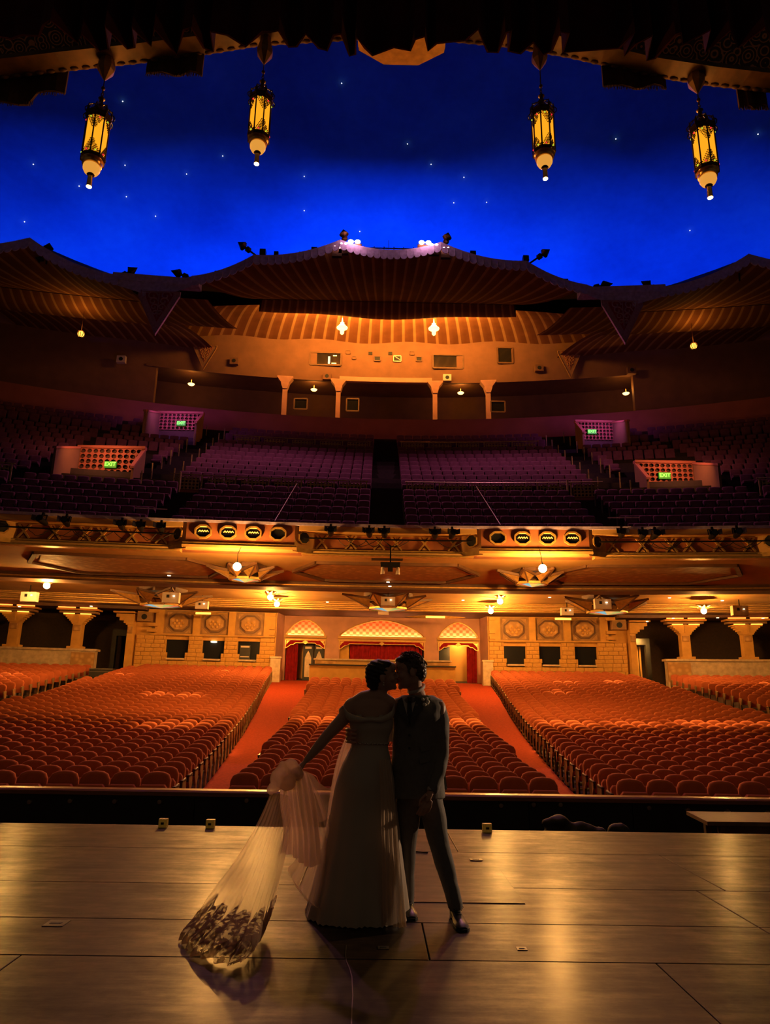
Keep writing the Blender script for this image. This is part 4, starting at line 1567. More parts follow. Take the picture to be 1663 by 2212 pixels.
def vomitory(side, lab, px0, px1, pyt, pyb, Y, exit_px, glow, e):
    a, b = at(px0, pyt, Y), at(px1, pyb, Y)
    x0, x1, z0, z1 = a.x, b.x, min(a.z, b.z), max(a.z, b.z)
    t = thing('stair_hood', lab, 'stair hood', ((x0 + x1) / 2, Y, z0), kind='structure')
    mb = MB()
    nx = 10
    lattice(mb, (x0, Y, z0), (x1 - x0, 0, 0), (0, 0, z1 - z0), nx, 5)
    mb.build('pierced_screen', 'band_wall', t, fix=False)
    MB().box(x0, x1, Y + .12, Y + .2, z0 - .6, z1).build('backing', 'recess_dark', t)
    MB().box(x0 - .15, x1 + .15, Y - .1, Y + .25, z1, z1 + .14).build('coping', 'band_wall', t)
    D = 2.6
    for q, w_ in ((x0, -.12), (x1, .12)):
        mb = MB()
        inner = (q == x1) == (side < 0)
        Dq, zq = (1.3, z0 - .05) if inner else (D, z1 - .95)
        mb.prism([(q, Y + .2, z1 + .05), (q, Y - Dq, zq), (q, Y - Dq, z0 - 1.6), (q, Y + .2, z0 - .5)], (w_, 0, 0))
        mb.build('side_wall', 'upper_wall', t)
        mb = MB()
        mb.prism([(q - w_ * .3, Y + .2, z1 + .05), (q - w_ * .3, Y - Dq - .1, zq - .05), (q - w_ * .3, Y - Dq - .1, zq + .07), (q - w_ * .3, Y + .2, z1 + .17)], (w_ * 1.6, 0, 0))
        mb.build('sloped_coping', 'band_wall', t)
    ex = at(exit_px[0], exit_px[1], Y - .15)
    exit_sign('glowing green EXIT sign on the ' + lab, ex, exit_px[2])
    light('stair_light', 'AREA', ((x0 + x1) / 2, Y - 2.2, z1 - .2), glow, e, 1.0, ((x0 + x1) / 2, Y, (z0 + z1) / 2))


ORG, PUR = (1.0, .34, .12), (.62, .16, .72)
vomitory(-1, "lower pierced stair hood on the bride's side", 175, 302, 968, 1026, 34.6, (238, 1003, .60), ORG, 26)
vomitory(1, "lower pierced stair hood on the groom's side", 1377, 1500, 1000, 1052, 34.6, (1436, 1027, .60), ORG, 26)
vomitory(-1, "upper pierced stair hood on the bride's side", 346, 432, 893, 929, 42.7, (391, 914, .56), PUR, 22)
vomitory(1, "upper pierced stair hood on the groom's side", 1247, 1325, 912, 950, 42.7, (1279, 932, .56), PUR, 22)
# railings with pierced panels
for s, nm in ((-1, "the bride's side"), (1, "the groom's side")):
    for (u0, u1, Y, lab) in [(.9, 10.4, 33.1, 'long pierced railing above the front balcony seats on '), (.9, 9.6, 42.4, 'pierced railing below the upper seats on '), (17.2, 22.5, 33.0, 'pierced railing beyond the stair hood on ')]:
        rbx = rby(Y)
        t = thing('balcony_railing', lab + nm, 'railing', W(s * (u0 + u1) / 2, Y, bz(Y), rbx))
        z0 = bz(Y) + .05
        mb = MB()
        pts = [(s * (u0 + (u1 - u0) * k / 10), Y, z0 + .95) for k in range(11)]
        mb.tube(pts, .03, 5)
        mb.tube([(p[0], p[1], z0 + .10) for p in pts], .025, 5)
        bend(mb, rbx).build('rails', 'end_panel', t)
        npan = int((u1 - u0) / 1.55)
        for k in range(npan):
            a = u0 + (u1 - u0) * (k + .12) / npan
            b = u0 + (u1 - u0) * (k + .88) / npan
            mb = MB()
            lattice(mb, (min(s * a, s * b), Y, z0 + .2), (abs(b - a), 0, 0), (0, 0, .66), 7, 4, .36, .03)
            bend(mb, rbx).build('pierced_panel', 'end_panel', t, fix=False)
            bend(MB().box(s * (a - .1) - .03, s * (a - .1) + .03, Y - .03, Y + .03, z0 - .1, z0 + .95), rbx).build('post', 'end_panel', t)
    t = thing('aisle_handrail', "row of thin posts climbing the balcony steps on " + nm, 'railing', W(s * 11, 34, bz(34)))
    for k in range(17):
        Y = 33.6 + .72 * k
        p = W(s * (10.55 if k % 2 else 11.85), Y, bz(Y), rby(Y))
        MB().bar(p, p + Vector((0, 0, .92)), .05).build('post', 'end_panel', t)
    t = thing('aisle_handrail', 'slanting metal handrail among the front balcony seats on ' + nm, 'railing', W(s * 4.45, 28, bz(28)))
    a, b = W(s * 4.45, 27.2, bz(27.2) + .95), W(s * 4.3, 32.6, bz(32.6) + .95)
    mb = MB().tube([a, b], .018, 6)
    for k in range(5):
        p = a + (b - a) * (k / 4)
        mb.tube([p, p - Vector((0, 0, .95))], .025, 5)
    mb.build('tube', 'handrail_metal', t)
    t = thing('step_panel', 'orange lit panel above the side steps of the balcony on ' + nm, 'panel', W(s * 9.2, 32.7, bz(32.7)))
    bend(MB().box(s * 9.2 - .6, s * 9.2 + .6, 32.6, 32.7, bz(32.7) - .1, bz(32.7) + .34)).build('face', 'band_wall', t)
    bend(MB().box(s * 9.2 - .62, s * 9.2 - .56, 32.5, 32.7, bz(32.7) - .2, bz(32.7) + 1.2)).build('post', 'end_panel', t)
    bend(MB().tube([(s * 9.2 - .6, 27.1, 8.6), (s * 9.2 + .6, 27.1, 8.6)], .025, 6)).build('bar', 'end_panel', t)
stp = thing('centre_steps', 'dark steps running up the middle of the balcony', 'steps', W(0, 27, 7.3), kind='structure')
for k in range(38):
    Y = 27.3 + .48 * k
    MB().box(CX - .62, CX + .62, Y, Y + .48, bz(Y) - .5, bz(Y) + .04).build('step', 'black', stp)

# curved red wall behind the balcony
mb = MB(); u_split(mb, -30, 30, 47.1, 47.5, 17.5, 20.98, 1.5)
bw = bend(mb, 61).build('wall_promenade', 'band_wall', None, kind='structure', label='long curved red wall behind the top balcony seats', cat='wall')
mb = MB(); u_split(mb, -30, 30, 47.5, 58, 19.0, 19.2, 2)
bend(mb, 61).build('floor_promenade', 'balcony_floor', None, kind='structure', label='dark promenade floor behind the curved red wall', cat='floor')

# ------------------------------------------------------------------ upper rear wall
YU = 51.0
RU = 75.0
up = thing('wall_upper', 'dim brown upper rear wall with projection windows and an arcade', 'wall', W(0, YU, 21), kind='structure')


def ustrip(name, m, u0, u1, y0, y1, z0, z1, par=up, step=2.0):
    mb = MB()
    u_split(mb, u0, u1, y0, y1, z0, z1, step)
    return bend(mb, RU).build(name, m, par)


zl = 25.7
ustrip('upper_face', 'upper_wall', -30, 30, YU, YU + .4, zl, 31)
ustrip('side_face', 'upper_wall', -30, -17.3, YU, YU + .4, 19, zl)
ustrip('side_face', 'upper_wall', 18.6, 30, YU, YU + .4, 19, zl)
ustrip('arcade_back', 'upper_wall', -21, 22, YU + 3.6, YU + 3.8, 19, zl + .6)
ustrip('arcade_ceiling', 'upper_wall', -21, 22, YU + .4, YU + 3.8, zl + .35, zl + .6)
ustrip('beam', 'plaster_pink', -3.6, 3.6, YU - .25, YU + .1, zl - .1, zl + .28)
ustrip('beam', 'upper_wall', -18, -3.6, YU - .1, YU + .1, zl - .1, zl + .1)
ustrip('beam', 'upper_wall', 3.6, 19, YU - .1, YU + .1, zl - .1, zl + .1)
for px in (617, 731, 939, 1052):
    u = at(px, 850, YU).x - CX
    c = thing('column', 'slim pale column of the upper arcade' + (' framing its wide middle bay' if px in (731, 939) else ' at the outer end of a lamp bay'), 'column', W(u, YU, 20, RU), 'upper arcade columns ' + ('inner' if px in (731, 939) else 'outer'), kind='structure')
    bend(MB().box(u - .17, u + .17, YU - .2, YU + .15, 20, zl - .9), RU).build('shaft', 'plaster_pink', c)
    mb = MB()
    mb.loft([[(u - w_, YU - .25 - w_ * .2, z), (u + w_, YU - .25 - w_ * .2, z), (u + w_, YU + .2, z), (u - w_, YU + .2, z)] for w_, z in [(.17, zl - 1.0), (.27, zl - .7), (.30, zl - .5), (.6, zl - .1), (.6, zl)]])
    bend(mb, RU).build('capital', 'plaster_pink', c)


def wall_win(px0, py0, px1, py1, name, label, inner=None, y=YU - .02):
    a, b = at(px0, py1, y), at(px1, py0, y)
    u = (a.x + b.x) / 2 - CX
    y = YU - u * u / (2 * RU) - .05
    a, b = at(px0, py1, y), at(px1, py0, y)
    t = thing(name, label, 'window', ((a.x + b.x) / 2, y, a.z), kind='structure')
    MB().box(a.x, b.x, y, y + .04, a.z, b.z).build('pane', 'glass_dark', t)
    mb = MB()
    for p, q in (((a.x, a.z), (b.x, a.z)), ((b.x, a.z), (b.x, b.z)), ((b.x, b.z), (a.x, b.z)), ((a.x, b.z), (a.x, a.z))):
        mb.bar((p[0], y - .03, p[1]), (q[0], y - .03, q[1]), .10, .12)
    mb.build('window_frame', 'dark_beam', t)
    return t, a, b


t, a, b = wall_win(669, 763, 737, 788, 'window_1', "projection window on the bride's side with bright gear inside")
MB().box(a.x + (b.x - a.x) * .58, a.x + (b.x - a.x) * .65, a.y - .02, a.y, a.z + .12, b.z - .3).build('white_gear', 'glass_blue', t)
MB().box(a.x + (b.x - a.x) * .74, a.x + (b.x - a.x) * .86, a.y - .02, a.y, b.z - .26, b.z - .2).box(a.x + (b.x - a.x) * .7, a.x + (b.x - a.x) * .85, a.y - .02, a.y, a.z + .14, a.z + .2).build('lit_gear', 'lamp_warm', t)
wall_win(935, 768, 1000, 795, 'window_2', "dark projection window on the groom's side")
wall_win(1075, 752, 1107, 784, 'window_3', "square dark window beside the groom's side projection window")
for k, q in enumerate([(635, 862, 664, 884), (748, 862, 775, 888), (1060, 868, 1090, 890)]):
    wall_win(*q, 'window_%d' % (4 + k), ['small dark window inside the lamp bay of the upper arcade', 'small dark window in the wide middle bay of the upper arcade', 'small dark window beyond the end column of the upper arcade'][k], y=YU - .02)
for k, (px, py, sz, st_) in enumerate([(752, 761, 10, 0), (765, 773, 8, 0), (800, 763, 9, 1), (815, 775, 14, 2), (843, 763, 9, 1), (858, 775, 17, 3), (890, 763, 10, 0), (905, 776, 13, 2)]):
    p = at(px, py, YU - .1)
    h = sz / 2 / 1530 * 53
    t = thing('projector_port', ['pale outlined port', 'small black port', 'framed dark port', 'bright framed port with a diagonal bar'][st_] + ' in the row between the projection windows', 'port', p, 'projector ports type %d' % st_)
    MB().box(p.x - h, p.x + h, p.y, p.y + .05, p.z - h * .8, p.z + h * .8).build('opening', 'upper_wall' if st_ == 0 else 'black', t)
    mb = MB()
    if st_ != 1:
        for i in range(4):
            c4 = [(-h, -h * .8), (h, -h * .8), (h, h * .8), (-h, h * .8)]
            mb.bar((p.x + c4[i][0], p.y - .02, p.z + c4[i][1]), (p.x + c4[(i + 1) % 4][0], p.y - .02, p.z + c4[(i + 1) % 4][1]), .07, .07)
        if st_ == 3:
            mb.bar((p.x - h * .7, p.y - .03, p.z + h * .5), (p.x + h * .7, p.y - .03, p.z - h * .4), .16, .05)
        mb.build('rim', 'dark_beam' if st_ != 3 else 'speaker_white', t)
for k, (px, py, mm) in enumerate([(261, 775, 1), (505, 779, 0), (706, 812, 0), (966, 815, 1), (1165, 794, 0), (1365, 799, 0)]):
    p0 = at(px, py, YU - .3)
    u = p0.x - CX
    p = at(px, py, YU - u * u / (2 * RU) - .32)
    t = thing('wall_speaker', ['pale square', 'dim square'][1 - mm] + ' wall speaker with round cone ' + ["beside the hanging pennant on the bride's side", "between pennant and projection window on the bride's side", "above the lamp bay on the bride's side", "above the lamp bay on the groom's side",
              "between window and pennant on the groom's side", "beyond the pennant on the groom's side"][k], 'speaker', p)
    MB().box(p.x - .32, p.x + .32, p.y, p.y + .3, p.z - .27, p.z + .27).build('cabinet', 'speaker_white' if mm else 'upper_wall', t)
    MB().tube([p + Vector((0, .01, 0)), p + Vector((0, -.02, 0))], .15, 14).build('cone', 'black', t)
for k, (px, py) in enumerate([(413, 830), (678, 842), (995, 849), (1352, 850)]):
    p0 = at(px, py, YU + .8)
    u = p0.x - CX
    p = at(px, py, YU + .9 - u * u / (2 * RU))
    t = thing('arcade_lamp', ["small glowing lamp in the dark end bay of the upper arcade on the bride's side", "small glowing lamp in the column bay on the bride's side", "small glowing lamp in the column bay on the groom's side",
                              "small glowing lamp in the dark end bay of the upper arcade on the groom's side"][k], 'lamp', p)
    MB().lathe([(.05, -.12), (.2, -.06), (.26, .02), (.12, .08)], p, 12).build('shade', 'lamp_warm', t, smooth=60)
    MB().lathe([(.03, .08), (.03, .4)], p, 6).build('stem', 'brass', t)
    light('lamp_light', 'POINT', p + Vector((0, -.1, .25)), AMBER, 36 if k in (1, 2) else 22, .2)
# ------------------------------------------------------------------ striped tent over the balcony
YT = 33.0
tent = thing('tent_canopy', 'great striped cloth canopy with scalloped valance tinted with purple light over the balcony', 'canopy', W(0, YT, 24), kind='structure')


def sagline(u, knots, sag):
    for (a, p), (b, q) in zip(knots, knots[1:]):
        if a <= u <= b:
            t = (u - a) / (b - a)
            return p + (q - p) * t - 4 * sag * t * (1 - t) * (b - a) / 5
    return knots[-1][1]


KN = [(-10.3, 22.62), (-7.2, 24.13), (-2.7, 25.3), (2.7, 25.3), (7.2, 24.13), (10.3, 22.62)]
KS = [(-26.5, 22.9), (-18.4, 24.0), (-13.9, 22.35)]


def edge_z(u):
    if abs(u) <= 10.3:
        return sagline(u, KN, .35 if abs(u) > 2.7 else .5)
    return sagline(-abs(u), KS, .4)


def tentsurf(name, fn0, fn1, us, m='tent_cloth', nv=6, stripe=None, bow=0.0):
    """ruled cloth between two curves, fn(u) -> (u, y, z); stripe(u) gives the painted stripe coordinate"""
    mb = MB()
    at_ = []
    for j in range(nv + 1):
        t = j / nv
        for u in us:
            a, b = Vector(fn0(u)), Vector(fn1(u))
            p = a.lerp(b, t)
            p.z += bow * 4 * t * (1 - t)
            mb.v.append(tuple(p))
            at_.append(stripe(u))
    n = len(us)
    for j in range(nv):
        for i in range(n - 1):
            mb.f.append((j * n + i, j * n + i + 1, (j + 1) * n + i + 1, (j + 1) * n + i))
            mb.mi.append(0)
    bend(mb, 120)
    o = mb.build(name, m, tent, smooth=60, fix=False)
    att = o.data.attributes.new('stripe', 'FLOAT', 'POINT')
    att.data.foreach_set('value', at_)
    return o


def lin(a, b, n):
    return [a + (b - a) * k / n for k in range(n + 1)]


Z1, Z2 = at(838, 652, 42.0).z, at(838, 688, 45.0).z
us = lin(-10.3, 10.3, 120)
S1 = lambda u: 100 + u * 1.55
tentsurf('front_roof', lambda u: (u, YT, edge_z(u)), lambda u: (u * .80, 42.0 - .004 * u * u, Z1 - .004 * u * u), us, stripe=S1, bow=-.35)
tentsurf('inner_band', lambda u: (u * .80, 42.0 - .004 * u * u, Z1 - .03 - .004 * u * u), lambda u: (u * .86, 45.0 - .01 * u * u, Z2 - .0035 * u * u - .1 * math.cos(u * .6)), us, stripe=S1, bow=-.3)
tentsurf('lip', lambda u: (u * .86, 45.0 - .01 * u * u, Z2 - .0035 * u * u - .1 * math.cos(u * .6)), lambda u: (u * .86, 45.1 - .01 * u * u, Z2 + .9), us, stripe=S1, nv=1)
usw = lin(-17, 17, 170)
ZR = at(838, 742, YU).z
tentsurf('rear_cloth', lambda u: (u * .8, 45.2, Z2 + .95 - .012 * max(0, abs(u) - 6) ** 2 * .5), lambda u: (u, YU + .2, ZR + .12 * math.sin(u * .9) - .010 * max(0, abs(u) - 5) ** 2 * .6), usw, stripe=lambda u: 100 + u * 1.1, bow=.5)
for s in (-1, 1):
    us2 = lin(13.9, 26.4, 60)
    S2 = lambda u: 200 + u * 1.5
    tentsurf('side_roof', lambda u: (s * u, YT, edge_z(u)), lambda u: (s * (19 + (u - 19) * .85), 40.5, 25.4), us2, stripe=S2, bow=-.3)
    tentsurf('side_band', lambda u: (s * (19 + (u - 19) * .85), 40.5, 25.36), lambda u: (s * (19 + (u - 19) * .95), 43.0, 25.2), us2, stripe=S2, bow=-.2)
    tentsurf('side_rear_cloth', lambda u: (s * (19 + (u - 19) * .95), 43.0, 25.6 + .9 * max(0, 1 - ((u - 18.4) / 3.2) ** 2)), lambda u: (s * (20 + (u - 20) * 1.12), YU + .2, 27.6), us2, stripe=S2, bow=.3)
    # filler cloth behind the pennants
    usg = lin(10.2, 14.4, 24)
    tentsurf('gap_cloth', lambda u: (s * u, 36.0, 23.2), lambda u: (s * u, 44.0, 25.9), usg, stripe=S2, bow=-.2)
    # cornice in the gap
    mb = MB()
    u_split(mb, s * 9.9, s * 14.2, YT - .1, YT + .5, 22.15, 22.55)
    bend(mb, 120).build('gap_cornice', 'valance', tent)


# added unseen sheet that keeps the blue cove light out of the tents
mb = MB()
usr = lin(-31.5, 31.5, 126)


def blocker_z(u, Y):
    e = edge_z(max(-26.4, min(26.4, u))) if not 10.3 < abs(u) < 13.9 else 22.4
    if Y < 46:
        return e + .1 + (29.7 - e) * (Y - 33.2) / 12.8
    return 29.8 + (Y - 46) * .25


for Y in (33.2, 37, 41, 46, 56):
    for u in usr:
        mb.v.append((u, Y, blocker_z(u, Y)))
n_ = len(usr)
for j in range(4):
    for i in range(n_ - 1):
        mb.f.append((j * n_ + i, j * n_ + i + 1, (j + 1) * n_ + i + 1, (j + 1) * n_ + i))
        mb.mi.append(0)
bend(mb, 120).build('cove_light_blocker', 'recess_dark', tent, fix=False)


def valance(u0, u1, zf, n, drop=.62):
    mb = MB()
    per = (u1 - u0) / n
    sub = 8
    pts = lin(u0, u1, n * sub)
    for side, yy in ((0, -.10), (1, -.04)):
        for row in range(2):
            for i, u in enumerate(pts):
                ph = (i % sub) / sub
                d = drop - .16 * (1 - math.sin(PI * ph) ** .5) if row else 0.0
                mb.v.append((u, YT + yy - .05 * row, zf(u) + .06 - d))
                mb.mi.append(0)
    n2 = len(pts)
    mb.mi = []
    for side in (0, 1):
        o = side * 2 * n2
        for i in range(n2 - 1):
            mb.f.append((o + i, o + i + 1, o + n2 + i + 1, o + n2 + i))
            mb.mi.append(0)
    for row in (0, 1):
        for i in range(n2 - 1):
            mb.f.append((row * n2 + i, row * n2 + i + 1, 2 * n2 + row * n2 + i + 1, 2 * n2 + row * n2 + i))
            mb.mi.append(0)
    bend(mb, 120).build('scalloped_valance', 'valance', tent)


for a, b in zip(KN, KN[1:]):
    valance(a[0], b[0], edge_z, max(6, int((b[0] - a[0]) / .36)))
for s in (-1, 1):
    for a, b in ((13.9, 18.4), (18.4, 26.4)):
        u0, u1 = sorted((s * a, s * b))
        valance(u0, u1, edge_z, int((b - a) / .36))
    # steep returns into the gap, with long teeth
    for q in (10.3, 13.9):
        mb = MB()
        e = 1 if q < 12 else -1
        L = 1.15
        z0 = edge_z(q - .001 if q < 12 else q + .001)
        mb.add([(s * q, YT - .07, z0 + .06), (s * (q + e * L), YT - .07, 22.2), (s * (q + e * L), YT - .07, 21.5), (s * q, YT - .07, z0 - .55)], [(0, 1, 2, 3)])
        for k in range(4):
            a = q + e * (L + k * .3)
            mb.add([(s * a, YT - .07, 22.2), (s * (a + e * .3), YT - .07, 22.2), (s * (a + e * .3), YT - .07, 21.75), (s * (a + e * .15), YT - .07, 21.25), (s * a, YT - .07, 21.75)], [(0, 1, 2, 3, 4)])
        bend(mb, 120).build('valance_return', 'valance', tent)
# lamps hung inside the tent
for k, (px, py) in enumerate([(739, 708), (937, 710)]):
    p = at(px, py, 46.5)
    t = thing('tent_lantern', "tiered glowing lantern hanging in the lit tent fold on the " + ["bride's side", "groom's side"][k], 'lantern', p)
    MB().lathe([(.02, .8), (.06, .45), (.16, .38), (.10, .3), (.24, .2), (.20, .1), (.40, .02), (.40, -.03), (.16, -.1), (.14, -.45), (.05, -.55)], p, 12).build('body', 'lamp_warm', t, smooth=40)
    MB().lathe([(.015, .8), (.015, 1.5)], p, 6).build('stem', 'brass', t)
    light('lamp_light', 'POINT', p + Vector((0, -.7, .3)), AMBER, 60, .25)
light('tent_cove_light', 'AREA', (CX, 45.9, Z2 + .55), AMBER, 330, 8.5, (CX, 48.2, Z2 + 1.6), sizey=.5)
for s in (-1, 1):
    light('tent_cove_light', 'AREA', (CX + s * 6.2, 45.3, Z2 + .4), AMBER, 110, 3, (CX + s * 6.8, 47.5, Z2 + 1.5), sizey=.5)
    p = at(175, 722, 40.0) if s < 0 else at(1498, 748, 40.0)
    t = thing('round_lantern', "pierced globe lantern glowing under the side canopy on the " + ("bride's side" if s < 0 else "groom's side"), 'lantern', p)
    MB().ball(p, .2, 12, 8).build('globe', 'lamp_amber', t, smooth=180)
    mb = MB()
    for k in range(5):
        a = k * PI / 5
        mb.tube([p + Vector((.23 * math.cos(a) * math.cos(b), .23 * math.sin(a) * math.cos(b), .23 * math.sin(b))) for b in lin(0, 2 * PI, 16)], .018, 4)
    mb.build('cage', 'bronze', t)
    MB().lathe([(.012, .2), (.012, 1.6)], p, 6).build('stem', 'bronze', t)
    light('lamp_light', 'POINT', p + Vector((0, -.2, .5)), AMBER, 34, .2)


def pennant(label, cx_, zt, wd, ht, y, mats, parent_group=None):
    t = thing('pennant', label, 'pennant', (cx_, y, zt))
    mb = MB()
    sh = [(-wd / 2, 0), (wd / 2, 0), (wd / 2 - .02, -ht * .12), (0, -ht), (-wd / 2 + .02, -ht * .12)]
    mb.prism([(cx_ + x, y, zt + z) for x, z in sh], (0, .05, 0))
    mb.build('cloth', mats[0], t)
    mb = MB()
    k = .66
    mb.prism([(cx_ + x * k, y - .02, zt - ht * .03 + z * k) for x, z in sh], (0, .02, 0))
    mb.build('field', mats[1], t)
    mb = MB()
    for s in (-1, 1):
        for q in range(4):
            zc, r = zt - ht * (.10 + .13 * q), wd * (.13 - .02 * q)
            xc = cx_ + s * wd * (.16 - .035 * q)
            mb.tube([(xc + r * (1 - a / 9) * math.cos(a * s), y - .035, zc + r * (1 - a / 9) * math.sin(a)) for a in lin(0, 7, 18)], .035 * wd / 2, 4)
    mb.tube([(cx_, y - .035, zt - ht * .05), (cx_, y - .035, zt - ht * .6)], .03 * wd / 2, 4)
    for i in range(len(sh)):
        a, b = sh[i], sh[(i + 1) % len(sh)]
        mb.bar((cx_ + a[0] * .97, y - .02, zt + a[1] * .97 - .02), (cx_ + b[0] * .97, y - .02, zt + b[1] * .97 - .02), .07 * wd / 2, .03)
    mb.build('arabesque', mats[2], t)


for px, py, pb, Y, wd, mats, lab in [(345, 630, 725, 32.3, 2.15, ('flag_trim', 'flag_red', 'flag_trim'), "purple red patterned pennant hanging between the canopies on the bride's side"),
                                     (1343, 650, 744, 32.3, 2.15, ('flag_trim', 'flag_red', 'flag_trim'), "purple red patterned pennant hanging between the canopies on the groom's side"),
                                     (444, 746, 799, 49.2, 1.8, ('stone_dark', 'plaster_red', 'flag_gold'), "dim gold edged pennant on the rear wall on the bride's side"),
                                     (1229, 758, 817, 49.2, 1.8, ('stone_dark', 'plaster_red', 'flag_gold'), "dim gold edged pennant on the rear wall on the groom's side")]:
    a, b = at(px, py, Y), at(px, pb, Y)
    pennant(lab, a.x, a.z, wd, a.z - b.z, Y, mats)

# spears, floodlights and ridge lamps on top of the canopy
def spear(px, py, ang, L, label):
    p = at(px, py, 33.1)
    t = thing('spear_finial', label, 'finial', p)
    d = Vector((math.sin(R(ang)), 0, math.cos(R(ang))))
    mb = MB()
    mb.tube([p - d * .3, p + d * L * .35], [.05, .05], 6)
    mb.build('shaft', 'bronze', t)
    mb = MB()
    mb.tube([p + d * L * .30, p + d * L * .36, p + d * L * .50, p + d * L * .55, p + d * L * .6, p + d * L * .68, p + d * L], [.04, .16, .16, .05, .10, .26, .01], 8)
    mb.build('spear_head', 'bronze', t, smooth=40)


for px, py, a, L, lab in [(101, 560, 0, 1.0, "upright spear on the side canopy peak on the bride's side"), (250, 604, 55, 1.3, "tilted spear at the inner end of the side canopy on the bride's side"), (424, 606, -68, 1.5, "tilted spear at the low corner of the main canopy on the bride's side"),
                          (553, 552, -52, 1.3, "tilted spear at the shoulder of the main canopy on the bride's side"), (746, 530, -8, 1.0, "upright spear by the ridge lamps on the bride's side"), (960, 536, 12, 1.0, "upright spear by the ridge lamps on the groom's side"),
                          (1148, 566, 52, 1.3, "tilted spear at the shoulder of the main canopy on the groom's side"), (1262, 626, 75, 1.6, "tilted spear at the low corner of the main canopy on the groom's side"), (1432, 632, -60, 1.3, "tilted spear at the inner end of the side canopy on the groom's side"),
                          (1597, 596, 5, 1.0, "upright spear on the side canopy peak on the groom's side")]:
    spear(px, py, a, L, lab)
for k, (px, py, sz) in enumerate([(86, 556, 12), (217, 597, 12), (230, 600, 8), (470, 594, 11), (568, 547, 12), (597, 550, 9), (651, 551, 9), (679, 543, 12), (1021, 551, 12), (1135, 561, 12), (1220, 611, 11), (1464, 624, 12)]):
    p = at(px, py, 33.2)
    h = sz / 1530 * 40 / 2
    t = thing('floodlight', 'boxy floodlight on the canopy ' + ["by the peak of the side canopy on the bride's side", "near the gap on the bride's side", "close to the tilted spear on the bride's side", "on the steep slope on the bride's side", "at the shoulder on the bride's side",
              "just past the shoulder on the bride's side", "halfway to the ridge lamps on the bride's side", "next to the ridge lamps on the bride's side", "next to the ridge lamps on the groom's side", "at the shoulder on the groom's side", "on the steep slope on the groom's side", "by the gap on the groom's side"][k], 'floodlight', p)
    MB().box(p.x - h, p.x + h, p.y - h, p.y + h, p.z - h * .9, p.z + h * 1.1).build('housing', 'dark_metal', t)
    MB().box(p.x - h * .2, p.x + h * .2, p.y - h * .2, p.y + h * .2, p.z - h * 2, p.z - h * .9).build('bracket', 'dark_metal', t)
    MB().box(p.x - h * .9, p.x + h * .9, p.y - h * 1.06, p.y - h, p.z - h * .75, p.z + h * .95).build('glass', 'glass_dark', t)
for k, (px, py) in enumerate([(728, 533), (742, 527), (765, 522), (918, 524), (938, 529), (963, 536)]):
    p = at(px, py, 32.9)
    t = thing('ridge_lamp', 'bright pink white lamp on the canopy ridge beside the spear on the ' + ("bride's side" if k < 3 else "groom's side"), 'lamp', p, 'ridge lamps on the ' + ("bride's side" if k < 3 else "groom's side"))
    r = .2 if k in (2, 3) else .13
    for q in (-1, 1):
        MB().ball(p + Vector((q * r * .9, 0, 0)), (r * .8, r * .5, r * .55), 10, 6).build('bulb', 'lamp_pink', t, smooth=180)
    MB().box(p.x - r * 2, p.x + r * 2, p.y + .1, p.y + .3, p.z - .5, p.z - .05).build('housing', 'bronze', t)
    if k in (2, 3):
        light('ridge_lamp_light', 'POINT', p + Vector((0, -.4, .1)), (1.0, 0.45, 0.55), 160, .2)
rl2 = thing('ridge_rail', 'thin black pipe rail along the canopy ridge between the lamps', 'rail', at(840, 540, 33.3))
a, b = at(776, 535, 33.3), at(904, 538, 33.3)
mb = MB().tube([a, b], .03, 6)
for k in range(6):
    p = a + (b - a) * ((k + .5) / 6)
    mb.tube([p + Vector((0, 0, .1)), p - Vector((0, 0, .5))], .025, 5)
mb.tube([(a + b) / 2 + Vector((0, 0, -.2)), (a + b) / 2 + Vector((-.02, 0, .5))], .015, 4)
mb.build('pipe', 'dark_metal', rl2)

# ------------------------------------------------------------------ plaster sky
mb = MB()
DC, DR = Vector((CX, 30, 12)), Vector((52, 36, 40))


def dome(i, j):
    a = 2 * PI * i
    e = PI / 2 * (j * .999) - .15 * (1 - j)
    p = DC + Vector((DR.x * math.cos(e) * math.cos(a), DR.y * math.cos(e) * math.sin(a), DR.z * math.sin(e)))
    p.y = max(p.y, 12.9)
    return p


mb.grid(dome, 72, 28)
mb.f = [f for f in mb.f if not all(mb.v[i][1] < 12.91 for i in f)]
mb.mi = [0] * len(mb.f)
mb.build('ceiling', 'sky_plaster', None, smooth=60, kind='structure', label='deep blue painted plaster sky over the auditorium', cat='ceiling', fix=False)
stm = MB().ball((0, 0, 0), .042, 8, 6).mesh('star_point', ('star_glow',), smooth=180)
for px, py in [(72, 355), (270, 357), (171, 402), (273, 425), (403, 376), (336, 467), (53, 479), (481, 337), (657, 381), (657, 455), (738, 180), (777, 500), (931, 355), (1002, 383), (980, 438), (1051, 437), (1637, 290), (265, 219), (1490, 498), (880, 311), (1330, 300)]:
    d = (CAMROT.to_3x3() @ Vector(((px - IW / 2) / FPX, -(py - IH / 2) / FPX, -1.0))).normalized()
    o = Vector((0, 0, CAMZ))
    # first meeting of the line of sight with the dome
    A = sum((d[k] / DR[k]) ** 2 for k in range(3))
    Bq = 2 * sum((o[k] - DC[k]) * d[k] / DR[k] ** 2 for k in range(3))
    C_ = sum(((o[k] - DC[k]) / DR[k]) ** 2 for k in range(3)) - 1
    tt = (-Bq + math.sqrt(Bq * Bq - 4 * A * C_)) / (2 * A)
    s_ = newobj('star_point', stm)
    s_.location = o + d * (tt - .25)
    tag(s_, 'tiny white star light in the blue plaster sky', 'star light', 'star lights in the plaster sky')

